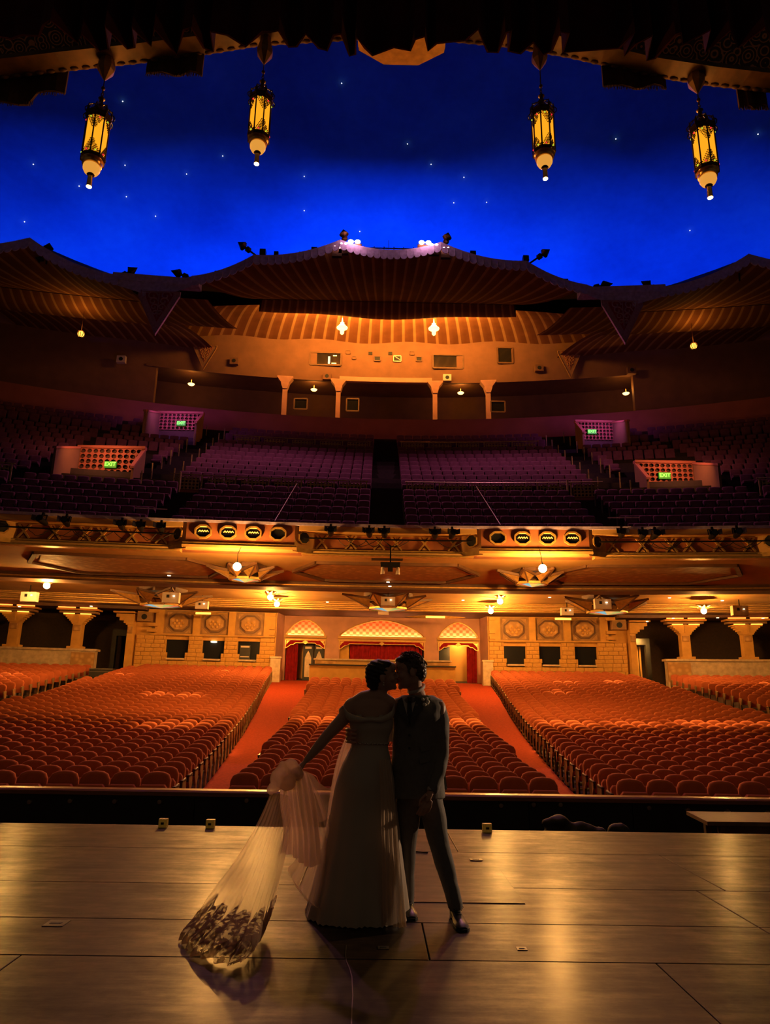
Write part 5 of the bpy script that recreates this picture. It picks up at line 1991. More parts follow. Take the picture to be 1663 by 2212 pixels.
# ------------------------------------------------------------------ proscenium, drape, banners
mat('old_gilt', (0.13, 0.055, 0.022), 0.6, 0.2, var=0.6, vscale=3)
pros = thing('proscenium_beam', 'dark carved proscenium arch with gold damask pattern', 'arch', (CX, 12.0, 15), kind='structure')
lowl = [(at(x, y, 12.65).x, at(x, y, 12.65).z) for x, y in [(-160, 190), (0, 170), (150, 152), (300, 136), (440, 118), (560, 98)]]
lowr = [(at(x, y, 12.65).x, at(x, y, 12.65).z) for x, y in [(1110, 103), (1230, 124), (1400, 164), (1530, 184), (1663, 199), (1820, 220)]]
low = lowl + [(CX, lowl[-1][1] + .35)] + lowr
mb = MB()
mb.loft([[(x, 11.6, z + 1.0), (x, 12.25, z + .06), (x, 12.3, z + 3.0), (x, 11.6, z + 3.0)] for x, z in low])
mb.build('patterned_face', 'damask', pros)
mb = MB()
mb.loft([[(x, 12.2, z + .02), (x, 12.65, z - .02), (x, 12.65, z + .4), (x, 12.2, z + .4)] for x, z in low])
mb.build('edge_moulding', 'old_gilt', pros)
mb = MB()
for (x0, z0), (x1, z1) in zip(low, low[1:]):
    n = int((Vector((x1 - x0, z1 - z0)).length) / .22)
    for k in range(n):
        t_ = (k + .5) / n
        mb.ball((x0 + (x1 - x0) * t_, 12.6, z0 + (z1 - z0) * t_ - .02), (.10, .05, .05), 7, 4)
mb.build('bead_moulding', 'old_gilt', pros, smooth=60)
MB().box(-28, 29, 12.3, 12.9, 17.2, 46).build('wall_proscenium', 'recess_dark', None, kind='structure', label='dark wall above the proscenium arch', cat='wall')
# gilded coffer at the crown
cof = thing('gilded_coffer', 'gilded octagonal coffer at the crown of the proscenium', 'ornament', at(868, 118, 12.0))
p = at(868, 90, 12.0)
for k, (r0, r1, z0, z1, m_) in enumerate([(1.0, .86, .0, .12, 'gold'), (.82, .70, .06, .2, 'dark_beam'), (.68, .3, .14, .3, 'gold')]):
    mb = MB()
    mb.loft([[p + Vector((r * 1.0 * math.cos(a), .62 * r * math.sin(a), z)) for a in [PI / 8 + i * PI / 4 for i in range(8)]] for r, z in [(r0, z0), (r1, z1), (r1 * .99, z1 + .1), (r0 * 1.02, z0 + .1)]])
    mb.build('coffer_step', m_, cof)
MB().ball(p + Vector((0, 0, .12)), (.16, .12, .08), 10, 6).build('boss', 'bronze', cof, smooth=60)

EDGE = [(-90, 104), (0, 98), (30, 95), (60, 100), (95, 100), (120, 112), (145, 118), (168, 95), (190, 105), (205, 85), (225, 88), (250, 115), (270, 90), (285, 92), (305, 115), (325, 95), (350, 115), (372, 86), (410, 115),
        (430, 118), (440, 95), (455, 92), (465, 115), (500, 112), (530, 100), (560, 112), (575, 118), (590, 118), (610, 120), (625, 102), (640, 103), (665, 118), (690, 102), (705, 100), (722, 118), (740, 120), (755, 95), (765, 97),
        (770, 118), (790, 105), (805, 97), (850, 108), (885, 105), (893, 118), (915, 122), (925, 106), (940, 115), (1000, 120), (1022, 133), (1055, 108), (1075, 108), (1080, 130), (1092, 133), (1100, 110), (1125, 108), (1145, 122), (1175, 108), (1189, 112),
        (1191, 135), (1213, 133), (1218, 112), (1330, 120), (1345, 138), (1352, 112), (1360, 125), (1385, 136), (1408, 108), (1420, 110), (1430, 138), (1440, 140), (1460, 128), (1495, 145), (1520, 120), (1535, 145), (1580, 128), (1600, 150), (1663, 130), (1760, 146)]
mb = MB()
n = len(EDGE)
for j, f in enumerate((0, .12, .4, 1.0)):
    for i, (x, y) in enumerate(EDGE):
        ym = 105 + .018 * (x - 831)
        deep = (y - ym) / 20.0          # low points stand forward, high points lie back in the folds
        q = at(x, y, 8.0)
        z = q.z + f * (16.0 - q.z)
        mb.v.append((q.x, 8.0 - deep * .42 * (1 - .5 * f), z))
for j in range(3):
    for i in range(n - 1):
        mb.f.append((j * n + i, j * n + i + 1, (j + 1) * n + i + 1, (j + 1) * n + i))
        mb.mi.append(0)
o = mb.build('stage_border_drape', 'drape', None, label='black red pleated border drape with ragged hem above the stage', cat='drape', fix=False)
sm = o.modifiers.new('thick', 'SOLIDIFY')
sm.thickness = .03
for k, (x0, x1, y0, y1, Y, lab) in enumerate([(315, 441, 108, 156, 12.6, "dark fringed rug hanging over the beam between the lanterns on the bride's side"), (1303, 1434, 128, 184, 12.6, "dark fringed rug hanging over the beam between the lanterns on the groom's side"),
                                              (-60, 147, 150, 218, 12.7, "large dark cloth hanging below the beam beyond the outer lantern on the bride's side"), (1597, 1652, 180, 229, 12.7, "small dark cloth hanging below the beam beyond the outer lantern on the groom's side")]):
    a, b = at(x0, y1, Y), at(x1, y0, Y)
    t = thing('hanging_rug', lab, 'rug', ((a.x + b.x) / 2, Y, b.z))
    mb = MB()
    nn = 10
    mb.loft([[(a.x + (b.x - a.x) * i / nn, Y + dy + .04 * math.sin(i * 1.3), z) for dy, z in ((0, b.z + .6), (.05, b.z + .6), (.05, a.z + (.3 if k == 2 and i > 6 else .05 * math.sin(i))), (0, a.z + (.3 if k == 2 and i > 6 else .05 * math.sin(i))))] for i in range(nn + 1)])
    mb.build('cloth', 'old_rug', t)
    mb = MB()
    for i in range(40):
        x = a.x + (b.x - a.x) * (i + .5) / 40
        zz = a.z + (.3 if k == 2 and i > 26 else 0)
        mb.bar((x, Y + .02, zz + .05), (x + random.uniform(-.02, .02), Y + .02, zz - random.uniform(.03, .09)), .014)
    mb.build('fringe', 'old_rug', t)

# ------------------------------------------------------------------ four pierced brass lanterns
def lantern():
    t = thing('hanging_lantern', '', 'lantern')
    rb = .295
    # z = 0 at the lowest tip
    MB().lathe([(.075, .0), (.07, .03), (.06, .36)], n=12).build('tube', 'brass', t, smooth=40)
    MB().lathe([(.0, -.012), (.068, -.01), (.07, .01)], n=12).build('bulb', 'lantern_bulb', t, smooth=40)
    MB().lathe([(.08, .33), (.10, .36), (.08, .39)], n=12).build('collar', 'bronze', t)
    MB().lathe([(.08, .38), (.17, .43), (.215, .52), (.215, .60), (.20, .64)], n=20).build('globe', 'globe_glow', t, smooth=80)
    MB().lathe([(.205, .62), (.245, .64), (.25, .70), (.225, .72), (.28, .76), (.285, .80)], n=24).build('base_ring', 'brass', t, smooth=40)
    z0, z1 = .80, 2.08
    for k in range(8):
        a, b = 2 * PI * k / 8, 2 * PI * (k + 1) / 8
        A = Vector((rb * math.cos(a), rb * math.sin(a), 0))
        B = Vector((rb * math.cos(b), rb * math.sin(b), 0))
        N = (A + B).normalized()
        MB().add([A * .97 + Vector((0, 0, z0)), B * .97 + Vector((0, 0, z0)), B * .97 + Vector((0, 0, z1)), A * .97 + Vector((0, 0, z1))], [(0, 1, 2, 3)]).build('glass_pane', 'pane_glow', t, fix=False)
        MB().bar(A * 1.02 + Vector((0, 0, z0 - .02)), A * 1.02 + Vector((0, 0, z1 + .05)), .03, .03).build('mullion', 'bronze', t)
        # scrolled filigree in both ends of every second pair of panes: high at one mullion, low at the next
        mb = MB()
        X = (B - A)
        for top in (0, 1):
            for i in range(9):
                for j in range(9):
                    fx = (i + .5) / 9
                    hmax = 8.2 * ((1 - fx) if (k % 2 == 0) else fx) + 1.6
                    if j > hmax:
                        continue
                    if (i * 7 + j * 3 + k) % 5 == 0:
                        continue
                    zz = (z1 - .03 - j * .052) if top else (z0 + .03 + j * .052)
                    c = A + X * fx + N * .012 + Vector((0, 0, zz))
                    r = .0145
                    xd = X.normalized()
                    mb.tube([c + (xd * math.cos(q) + Vector((0, 0, 1)) * math.sin(q)) * r for q in lin(0, 2 * PI * .85, 6)], .0088, 4, False)
        mb.build('filigree', 'bronze', t, fix=False, kind='stuff')
        for top in (0, 1):
            c = A + X * .5 + N * .02 + Vector((0, 0, (z1 - .13) if top else (z0 + .13)))
            MB().ball(c, .024, 8, 5).build('jewel', 'jewel_red' if (k + top) % 2 else 'jewel_green', t, smooth=180)
    MB().lathe([(.31, .78), (.325, .80), (.325, .86), (.31, .88)], n=8, caps=False).build('lower_band', 'bronze', t)
    MB().lathe([(.30, 2.02), (.33, 2.06), (.33, 2.14), (.35, 2.17), (.33, 2.2)], n=8, caps=False).build('upper_band', 'bronze', t)
    for k in range(8):
        a = 2 * PI * k / 8
        d = Vector((math.cos(a), math.sin(a), 0))
        e = Vector((-math.sin(a), math.cos(a), 0))
        mb = MB()
        mb.tube([d * r + Vector((0, 0, z)) for r, z in [(.33, 2.08), (.39, 2.12), (.40, 2.2), (.35, 2.28), (.31, 2.27), (.32, 2.36), (.22, 2.46), (.14, 2.5), (.08, 2.6)]], .014, 5)
        for s in (-1, 1):
            mb.tube([d * .30 + e * (s * (.06 + .05 * math.cos(q))) + Vector((0, 0, 2.26 + .06 * math.sin(q))) for q in lin(0, 5, 9)], .010, 4)
        mb.prism([d * .33 + e * -.05 + Vector((0, 0, 2.18)), d * .33 + e * .05 + Vector((0, 0, 2.18)), d * .31 + e * .0 + Vector((0, 0, 2.42))], d * .015)
        mb.build('crown_scroll', 'bronze', t, fix=False)
    MB().lathe([(.26, 2.18), (.22, 2.3), (.12, 2.42), (.07, 2.5), (.05, 2.75), (.09, 2.78), (.04, 2.8)], n=12).build('cap', 'bronze', t, smooth=40)
    for k in range(3):
        mb = MB()
        z = 2.84 + k * .09
        ax = Vector((1, 0, 0)) if k % 2 else Vector((0, 1, 0))
        mb.tube([Vector((0, 0, z)) + ax * (.03 * math.cos(q)) + Vector((0, 0, .06 * math.sin(q))) for q in lin(0, 2 * PI, 12)], .012, 4)
        mb.build('chain_link', 'bronze', t)
    MB().ball((0, 0, 3.13), .055, 10, 6).build('knob', 'bronze', t, smooth=180)
    return t


mat('globe_glow', (0.20, 0.08, 0.015), 0.4, emit=(1.0, 0.42, 0.06), es=0.75)
mat('cup_gilt', (0.22, 0.10, 0.035), 0.5, 0.3, var=0.4, vscale=5)
L0 = lantern()
LP = [(192, 403, 158, 228, "outer pierced brass lantern on the bride's side"), (554, 354, 124, 570, "inner pierced brass lantern on the bride's side"),
      (1178, 386, 136, 1166, "inner pierced brass lantern on the groom's side"), (1534, 427, 186, 1505, "outer pierced brass lantern on the groom's side")]
lanterns = [L0] + [copy_tree(L0) for _ in range(3)]
for k, (px, py, pt, pxt, lab) in enumerate(LP):
    o = lanterns[k]
    b = at(px, py, 12.5)
    tp = at(pxt, pt, 12.5)
    o.location = b
    o['label'] = lab + ' hanging from the proscenium'
    s_ = .765 if k in (1, 2) else .80
    o.scale = (s_, s_, s_)
    o.rotation_euler = (0, 0, R([8, 30, 22, -5][k]))
    top = tp.z
    rod = MB()
    rod.tube([(0, 0, 3.1), (0, 0, (top - b.z) / s_ - .2)], .016, 6)
    r_ = newobj('rod', rod.mesh('rod', ('bronze',)), o)
    H = (top - b.z) / s_
    mb = MB()
    mb.lathe([(.02, H - .25), (.10, H - .12), (.22, H + .08), (.24, H + .2), (.17, H + .5), (.15, H + .75)], n=8)
    newobj('ceiling_cup', mb.mesh('ceiling_cup', ('cup_gilt',)), o)
    light('lantern_light', 'POINT', b + Vector((0, .55, 2.6 * s_)), AMBER, 16, .25)
    light('lantern_light', 'SPOT', b + Vector((0, 0, -.03)), WARM, 30, .05, b + Vector((0, 0, -3)), 165, .5)
# ------------------------------------------------------------------ the couple
YP = 5.70


def K(px, py, Y=YP):
    return at(px, py, Y)


class Frame:
    def __init__(s, c, f, up):
        s.c = Vector(c)
        s.f = Vector(f).normalized()
        s.r = s.f.cross(Vector(up)).normalized()
        s.u = s.r.cross(s.f).normalized()
        s.m = Matrix((s.r, s.f, s.u)).transposed()

    def __call__(s, x, y, z):
        return s.c + s.r * x + s.f * y + s.u * z


def add_head(mb, F, k=1.0):
    B = lambda c, r: mb.ball(F(*[q * k for q in c]), tuple(q * k for q in r), 18, 12, F.m)
    B((0, -.015, .035), (.076, .099, .088))
    B((0, .035, -.025), (.061, .060, .088))
    B((0, .045, -.070), (.047, .047, .042))
    B((0, .080, -.094), (.022, .019, .020))
    B((0, .084, .036), (.046, .014, .012))
    B((0, .078, .06), (.05, .03, .04))
    for s in (-1, 1):
        B((s * .036, .060, -.025), (.028, .030, .028))
        B((s * .077, -.012, -.010), (.010, .020, .034))
        B((s * .012, .106, -.025), (.010, .010, .008))
        B((s * .030, .087, .012), (.014, .009, .009))
    mb.limb([(F(0, .088 * k, .022 * k), .011 * k), (F(0, .106 * k, .0), .011 * k), (F(0, .118 * k, -.018 * k), .0125 * k)], 10)
    B((0, .098, -.048), (.022, .011, .008))
    B((0, .096, -.060), (.020, .011, .009))


def eyes_lips(F, k, par):
    mb = MB()
    for s in (-1, 1):
        mb.ball(F(s * .030 * k, .090 * k, .011 * k), (.011 * k, .009 * k, .005 * k), 10, 6, F.m)
    mb.build('eyelids', 'eye', par, smooth=180)
    mb = MB()
    mb.ball(F(0, .103 * k, -.049 * k), (.019 * k, .008 * k, .006 * k), 12, 6, F.m)
    mb.ball(F(0, .101 * k, -.060 * k), (.017 * k, .008 * k, .007 * k), 12, 6, F.m)
    mb.build('lips', 'lip', par, smooth=180)
    mb = MB()
    for s in (-1, 1):
        mb.tube([F(s * x * k, (.094 - .25 * (x - .03) ** 2 * 20) * k, (.040 + z) * k) for x, z in [(.014, .0), (.03, .006), (.048, .0)]], [.004, .005, .003], 6)
    mb.build('eyebrows', 'hair_dark', par)


def ell_ring(c, ax, ay, n=28, fold=None, ph=0.0):
    c, ax, ay = Vector(c), Vector(ax), Vector(ay)
    out = []
    for i in range(n):
        a = 2 * PI * i / n
        k = 1.0 + (fold(a) if fold else 0)
        out.append(c + (ax * math.cos(a) + ay * math.sin(a)) * k)
    return out


def catmull(p, t):
    n = len(p) - 1
    x = min(max(t, 0), 1) * n
    i = min(int(x), n - 1)
    f = x - i
    p0, p1, p2, p3 = p[max(i - 1, 0)], p[i], p[i + 1], p[min(i + 2, n)]
    return .5 * ((2 * p1) + (p2 - p0) * f + (2 * p0 - 5 * p1 + 4 * p2 - p3) * f * f + (3 * p1 - p0 - 3 * p2 + p3) * f ** 3)


def sheet(name, curves, m, parent, nu=60, nv=40, rip=(.012, 9.0), grow=None, seed=0.0, label=None, start=None):
    """draped cloth through a net of control points; pleats ripple across u"""
    mb = MB()

    def fn(i, j):
        if start:
            s0 = start(i)
            j = s0 + (1 - s0) * j
        c = [catmull(cv, i) for cv in curves]
        p = catmull(c, j).copy()
        amp = rip[0] * (grow(j) if grow else 1.0)
        w1 = math.sin(2 * PI * rip[1] * i + 2.2 * math.sin(2.1 * j + seed) + seed)
        w2 = math.sin(2 * PI * rip[1] * .37 * i + 3.1 * j + seed * 2)
        p.y += amp * (w1 + .7 * w2)
        p.x += amp * .35 * math.cos(2 * PI * rip[1] * i + seed)
        p.z = max(p.z, .006)
        return p
    mb.grid(fn, nu, nv)
    o = mb.build(name, m, parent, smooth=180, fix=False)
    if label:
        o['label'] = label
    return o


def finger(mb, pts, r0=.0095, r1=.0075):
    n = len(pts)
    mb.limb([(p, r0 + (r1 - r0) * i / (n - 1)) for i, p in enumerate(pts)], 8)


# ---------------- bride
bride = thing('person', 'woman in an off-shoulder white gown kissing the man and holding up her train', 'person', K(790, 1980))
FB = Frame(K(827, 1461, 5.67), (1, .06, .14), (-.12, -.14, 1))
bb = MB()
add_head(bb, FB, 1.0)
bb.limb([(FB(0, -.03, -.05), .054), (K(824, 1488), .051), (K(818, 1506), .058)], 16)
sh_l, sh_r = K(760, 1523, 5.70), K(842, 1518, 5.70)
bb.limb([(sh_l, .050), (K(785, 1510), .062), (K(815, 1504), .066), (sh_r, .050)], 16)
rings = []
for px, py, hw, dp in [(803, 1505, 22, .05), (802, 1513, 40, .075), (801, 1524, 44, .092), (801, 1545, 43, .105), (801, 1570, 40, .11), (799, 1590, 35, .095), (798, 1608, 34, .09), (794, 1640, 44, .12), (790, 1680, 52, .14), (788, 1710, 50, .13)]:
    rings.append(ell_ring(K(px, py), (hw / 275., 0, 0), (0, dp, 0), 24))
bb.loft(rings)
el, wr = K(706, 1590, 5.62), K(663, 1641, 5.56)
bb.limb([(sh_l, .058), (K(742, 1552, 5.68), .054), (el, .043), (K(690, 1610, 5.60), .041), (wr, .025)], 16)
palm = K(648, 1657, 5.555)
bb.limb([(wr, .024), (palm, .033)], 12, .6)
for k in range(4):
    b = palm + Vector((-.012 + .004 * k, -.03 + .02 * k, -.014))
    finger(bb, [b, b + Vector((-.022, -.006, -.028)), b + Vector((-.010, -.004, -.055 + .004 * k)), b + Vector((.012, 0, -.058))], .009, .007)
finger(bb, [wr + Vector((-.01, -.02, -.02)), palm + Vector((.010, -.036, -.02)), palm + Vector((.006, -.036, -.05))], .011, .008)
# the other arm goes round the groom's back
bb.limb([(sh_r, .052), (K(866, 1560, 5.86), .046), (K(892, 1590, 5.98), .036), (K(915, 1586, 5.99), .026)], 14)
hp = K(925, 1583, 5.99)
bb.limb([(K(915, 1586, 5.99), .025), (hp, .032)], 10, .6)
for k in range(4):
    finger(bb, [hp + Vector((.02, 0, .02 - .016 * k)), hp + Vector((.045, -.006, .022 - .017 * k)), hp + Vector((.065, -.02, .022 - .017 * k))], .009, .007)
finger(bb, [hp + Vector((.0, 0, .03)), hp + Vector((.02, -.004, .055))], .010, .008)
for s in (-1, 1):
    bb.limb([(K(788 + s * 24, 1705), .085), (K(786 + s * 22, 1830), .055), (K(784 + s * 20, 1950), .035)], 12)
    bb.limb([(K(784 + s * 20, 1955), .034), (K(784 + s * 20, 1972, 5.66), .034), (K(784 + s * 20, 1976, 5.56), .026)], 10)
solid(remeshed(bb, .0055, 4), 'body', 'skin', bride)
eyes_lips(FB, 1.0, bride)
# sleek updo with a low bun
hb2 = MB()
hb2.ball(FB(0, -.034, .046), (.084, .102, .090), 22, 14, FB.m)
hb2.ball(FB(0, -.070, .005), (.076, .070, .085), 20, 12, FB.m)
hb2.ball(FB(0, -.075, -.058), (.058, .052, .040), 18, 10, FB.m)
hb2.ball(FB(0, -.10, -.045), (.040, .035, .040), 16, 10, FB.m)
hb2.ball(FB(0, .035, .092), (.062, .045, .034), 16, 10, FB.m)
solid(remeshed(hb2, .006, 4), 'hair', 'hair_dark', bride, disp=lambda p: .0022 * math.sin(190 * p.z + 60 * p.x) + .002 * noise.noise(p * 70))
mb = MB()
p = FB(.080, -.006, -.042)
mb.ball(p, .008, 8, 6)
mb.ball(p + Vector((0, 0, -.016)), (.006, .006, .011), 8, 6)
mb.build('earring', 'bead', bride, smooth=180)

# gown: fitted bodice, off-shoulder bands, flared skirt
gown_rings = []
prof = [(800, 1547, 46, .116), (801, 1558, 46.5, .124), (802, 1572, 44.5, .124), (800, 1588, 40, .110), (799, 1604, 38, .104), (798, 1612, 38.5, .106), (796, 1630, 44, .122), (792, 1655, 52, .145), (789, 1690, 60, .17),
        (786, 1740, 67, .20), (783, 1800, 75, .235), (779, 1860, 84, .265), (776, 1920, 93, .295), (773, 1962, 100, .315), (772, 1979, 103, .32)]
for i, (px, py, hw, dp) in enumerate(prof):
    t = max(0.0, (py - 1690) / 290.0)
    fo = lambda a, t=t: t * (.030 * math.sin(11 * a + 1.0) + .022 * math.sin(17 * a + 2.0 + t) + .015 * math.sin(5 * a))
    c = K(px, py, 5.70 + (.02 if i > 8 else 0))
    gown_rings.append([(p if i < len(prof) - 1 else Vector((p.x, p.y, .008 + .006 * math.sin(9 * k)))) for k, p in enumerate(ell_ring(c, (hw / 272., 0, 0), (0, dp, 0), 120, fo))])
# dip of the sweetheart neckline
top = gown_rings[0]
for k, p in enumerate(top):
    a = 2 * PI * k / 120
    if math.sin(a) < 0:
        p.z -= .012 * math.cos(3 * a) ** 2 * (1 if abs(math.cos(a)) < .4 else -1)
mb = MB()
# refine vertically
fine = []
for j in range(81):
    t = j / 80
    fine.append([catmull([r[k] for r in gown_rings], t) for k in range(120)])
mb.loft(fine, caps=False)
mb.build('gown', 'satin', bride, smooth=180, fix=False)
band = MB()
bp_ = [K(744, 1545, 5.66), K(752, 1556, 5.60), K(775, 1561, 5.565), K(800, 1559, 5.56), K(825, 1561, 5.57), K(846, 1552, 5.60), K(853, 1540, 5.66)]
bq = [K(741, 1524, 5.66), K(752, 1538, 5.60), K(775, 1547, 5.572), K(800, 1550, 5.568), K(825, 1547, 5.578), K(846, 1535, 5.60), K(852, 1520, 5.66)]
band.grid(lambda i, j: catmull(bp_, i).lerp(catmull(bq, i), j) + Vector((0, -.014 * math.sin(PI * j) - .002 * math.sin(60 * i), 0)), 60, 8)
bk = [K(744, 1545, 5.66), K(735, 1556, 5.72), K(748, 1566, 5.78)]
bk2 = [K(741, 1524, 5.66), K(733, 1534, 5.73), K(750, 1540, 5.79)]
band.grid(lambda i, j: catmull(bk, i).lerp(catmull(bk2, i), j), 16, 4)
o = band.build('shoulder_band', 'satin', bride, smooth=180, fix=False)
o['label'] = 'draped off-shoulder neckline band'
o.modifiers.new('t', 'SOLIDIFY').thickness = .006
mb = MB()
for k in range(70):
    a = 2 * PI * k / 70
    c = K(799, 1605)
    mb.ball(c + Vector((38.8 / 272. * math.cos(a), .108 * math.sin(a), .003 * math.sin(k * 2.4))), .0075, 6, 4)
mb.build('beaded_belt', 'bead', bride, smooth=180)

# overskirt, gathered train and lace
V3 = lambda lst, Y: [K(x, y, Y) for x, y in lst]
o = sheet('overskirt_panel', [V3([(818, 1640), (830, 1640), (842, 1642)], 5.52), V3([(822, 1740), (840, 1740), (853, 1742)], 5.47), V3([(824, 1860), (845, 1860), (864, 1860)], 5.42), [atz(826, 1998, .02), atz(852, 2002, .012), atz(877, 2004, .02)]],
          'chiffon', bride, 60, 50, (.010, 5), lambda j: .2 + j)
o = sheet('veil_fall', [[K(752, 1580, 5.80), K(758, 1580, 5.82), K(766, 1582, 5.84)], [K(728, 1640, 5.82), K(744, 1645, 5.85), K(762, 1650, 5.86)], [K(712, 1720, 5.86), K(735, 1725, 5.9), K(760, 1730, 5.9)],
                        [K(702, 1810, 5.9), K(730, 1810, 5.95), K(760, 1815, 5.95)], [K(697, 1900, 5.92), K(728, 1900, 5.98), K(755, 1900, 5.98)], [atz(692, 1968, .01), atz(724, 1965, .01), atz(750, 1965, .01)]],
          'chiffon', bride, 60, 60, (.012, 6), lambda j: .2 + j, 1.0)
o = sheet('swag', [[K(652, 1662, 5.56), K(672, 1672, 5.60), K(692, 1692, 5.66), K(714, 1700, 5.72), K(738, 1640, 5.78), K(756, 1590, 5.80)],
                   [K(650, 1690, 5.54), K(672, 1715, 5.58), K(695, 1735, 5.64), K(718, 1720, 5.70), K(740, 1665, 5.78), K(758, 1610, 5.80)],
                   [K(654, 1730, 5.54), K(675, 1765, 5.58), K(697, 1775, 5.64), K(720, 1745, 5.70), K(742, 1690, 5.78), K(760, 1630, 5.80)]],
          'tulle', bride, 80, 30, (.008, 3), None, 2.0)
o = sheet('hanging_folds', [[K(606, 1672, 5.54), K(622, 1662, 5.50), K(642, 1662, 5.50), K(664, 1670, 5.54)], [K(604, 1730, 5.52), K(628, 1735, 5.48), K(652, 1735, 5.48), K(680, 1728, 5.54)],
                            [K(612, 1800, 5.52), K(636, 1805, 5.48), K(662, 1805, 5.48), K(688, 1798, 5.54)], [K(600, 1842, 5.52), K(634, 1850, 5.48), K(662, 1872, 5.48), K(692, 1866, 5.54)]],
          'satin_thin', bride, 90, 60, (.014, 7), lambda j: .4 + j, .5)
o = sheet('hanging_folds', [[K(640, 1672, 5.60), K(655, 1668, 5.58), K(672, 1676, 5.60)], [K(655, 1740, 5.60), K(680, 1745, 5.58), K(705, 1755, 5.62)], [K(655, 1820, 5.58), K(690, 1830, 5.56), K(722, 1830, 5.64)],
                            [K(636, 1862, 5.54), K(680, 1890, 5.52), K(726, 1895, 5.62)], [K(622, 1882, 5.52), K(660, 1936, 5.48), K(716, 1955, 5.60)], [K(650, 1925, 5.46), K(682, 1962, 5.46), K(712, 1966, 5.58)]],
          'tulle', bride, 70, 60, (.014, 4), lambda j: .3 + j, 3.0)
tr = [[K(586, 1708, 5.52), K(602, 1714, 5.48), K(620, 1718, 5.48), K(638, 1720, 5.54)],
      [K(556, 1775, 5.48), K(582, 1782, 5.42), K(606, 1784, 5.42), K(628, 1782, 5.50)],
      [K(508, 1855, 5.42), K(548, 1872, 5.32), K(584, 1876, 5.34), K(612, 1862, 5.46)],
      [K(452, 1930, 5.38), K(505, 1962, 5.18), K(558, 1968, 5.14), K(592, 1940, 5.36)],
      [atz(420, 1978, .09), atz(470, 2012, .13), atz(545, 2030, .13), atz(578, 1985, .07)],
      [atz(396, 2008, .04), atz(432, 2046, .05), atz(530, 2066, .05), atz(566, 2010, .03)]]
sheet('train', tr, 'tulle', bride, 150, 90, (.022, 11), lambda j: .15 + .9 * j, .0, 'sheer gathered train')
lc = [[p + Vector((0, -.012, .008)) for p in r] for r in tr[3:]]
lc.append([atz(390, 2024, .012), atz(420, 2064, .012), atz(520, 2080, .012), atz(556, 2020, .012)])
sheet('lace_hem', lc, 'lace', bride, 150, 60, (.026, 11), lambda j: .8 + .2 * j, .0, 'lace border of the train', lambda i: max(0, .22 + .16 * math.sin(19 * i) + .12 * math.sin(43 * i + 1)))
lc2 = [[p + Vector((.01, .03, .01)) for p in r] for r in tr[3:]]
sheet('lace_hem', lc2, 'lace', bride, 120, 40, (.03, 8), lambda j: 1.0, 1.7, 'lace border of the train', lambda i: max(0, .20 + .18 * math.sin(23 * i + 2) + .12 * math.sin(51 * i)))
pf = MB()
for px, py, r, Y in [(628, 1656, .058, 5.52), (612, 1664, .062, 5.50), (600, 1682, .060, 5.50), (594, 1700, .045, 5.51), (584, 1708, .032, 5.52), (640, 1668, .05, 5.51), (622, 1690, .06, 5.49)]:
    pf.ball(K(px, py, Y), (r, r * .8, r), 14, 10)
solid(remeshed(pf, .008, 3), 'gathered_puff', 'chiffon', bride, disp=lambda p: .012 * noise.noise(p * 14) + .004 * math.sin(70 * p.x + 40 * p.z))

# ---------------- groom
groom = thing('person', 'man in a dark grey suit leaning in to kiss the bride', 'person', K(915, 1980))
FG = Frame(K(884, 1454, 5.73), (-1, -.10, -.12), (-.05, .12, 1))
gb = MB()
add_head(gb, FG, 1.05)
gb.limb([(FG(0, -.03, -.05), .062), (K(895, 1486, 5.76), .060), (K(902, 1502, 5.78), .066)], 16)
rings = []
for px, py, hw, dp in [(904, 1503, 28, .06), (905, 1516, 46, .09), (905, 1545, 50, .11), (903, 1600, 46, .11), (902, 1650, 44, .105), (901, 1700, 47, .115)]:
    rings.append(ell_ring(K(px, py, 5.78), (hw / 275., .02, 0), (-.01, dp, 0), 24))
gb.loft(rings)
gsl = K(948, 1527, 5.77)
gel, gwr = K(953, 1634, 5.72), K(934, 1704, 5.62)
gb.limb([(gsl, .055), (gel, .043), (gwr, .028)], 14)
hp = K(922, 1724, 5.58)
gb.limb([(gwr, .027), (K(927, 1716, 5.59), .034), (hp, .038)], 14, .55)
for k, (dx, L) in enumerate([(-.036, .92), (-.014, 1.05), (.008, 1.0), (.028, .8)]):
    b = hp + Vector((dx + .004, -.012, -.024))
    d1 = Vector((-.012 + dx * .15, -.010, -.040)) * L
    d2 = Vector((-.016, .004, -.032)) * L
    d3 = Vector((-.014, .014, -.020)) * L
    finger(gb, [b, b + d1, b + d1 + d2, b + d1 + d2 + d3], .0105, .0085)
finger(gb, [K(928, 1716, 5.57) + Vector((-.03, -.02, 0)), hp + Vector((-.052, -.035, -.012)), hp + Vector((-.058, -.04, -.048))], .012, .009)
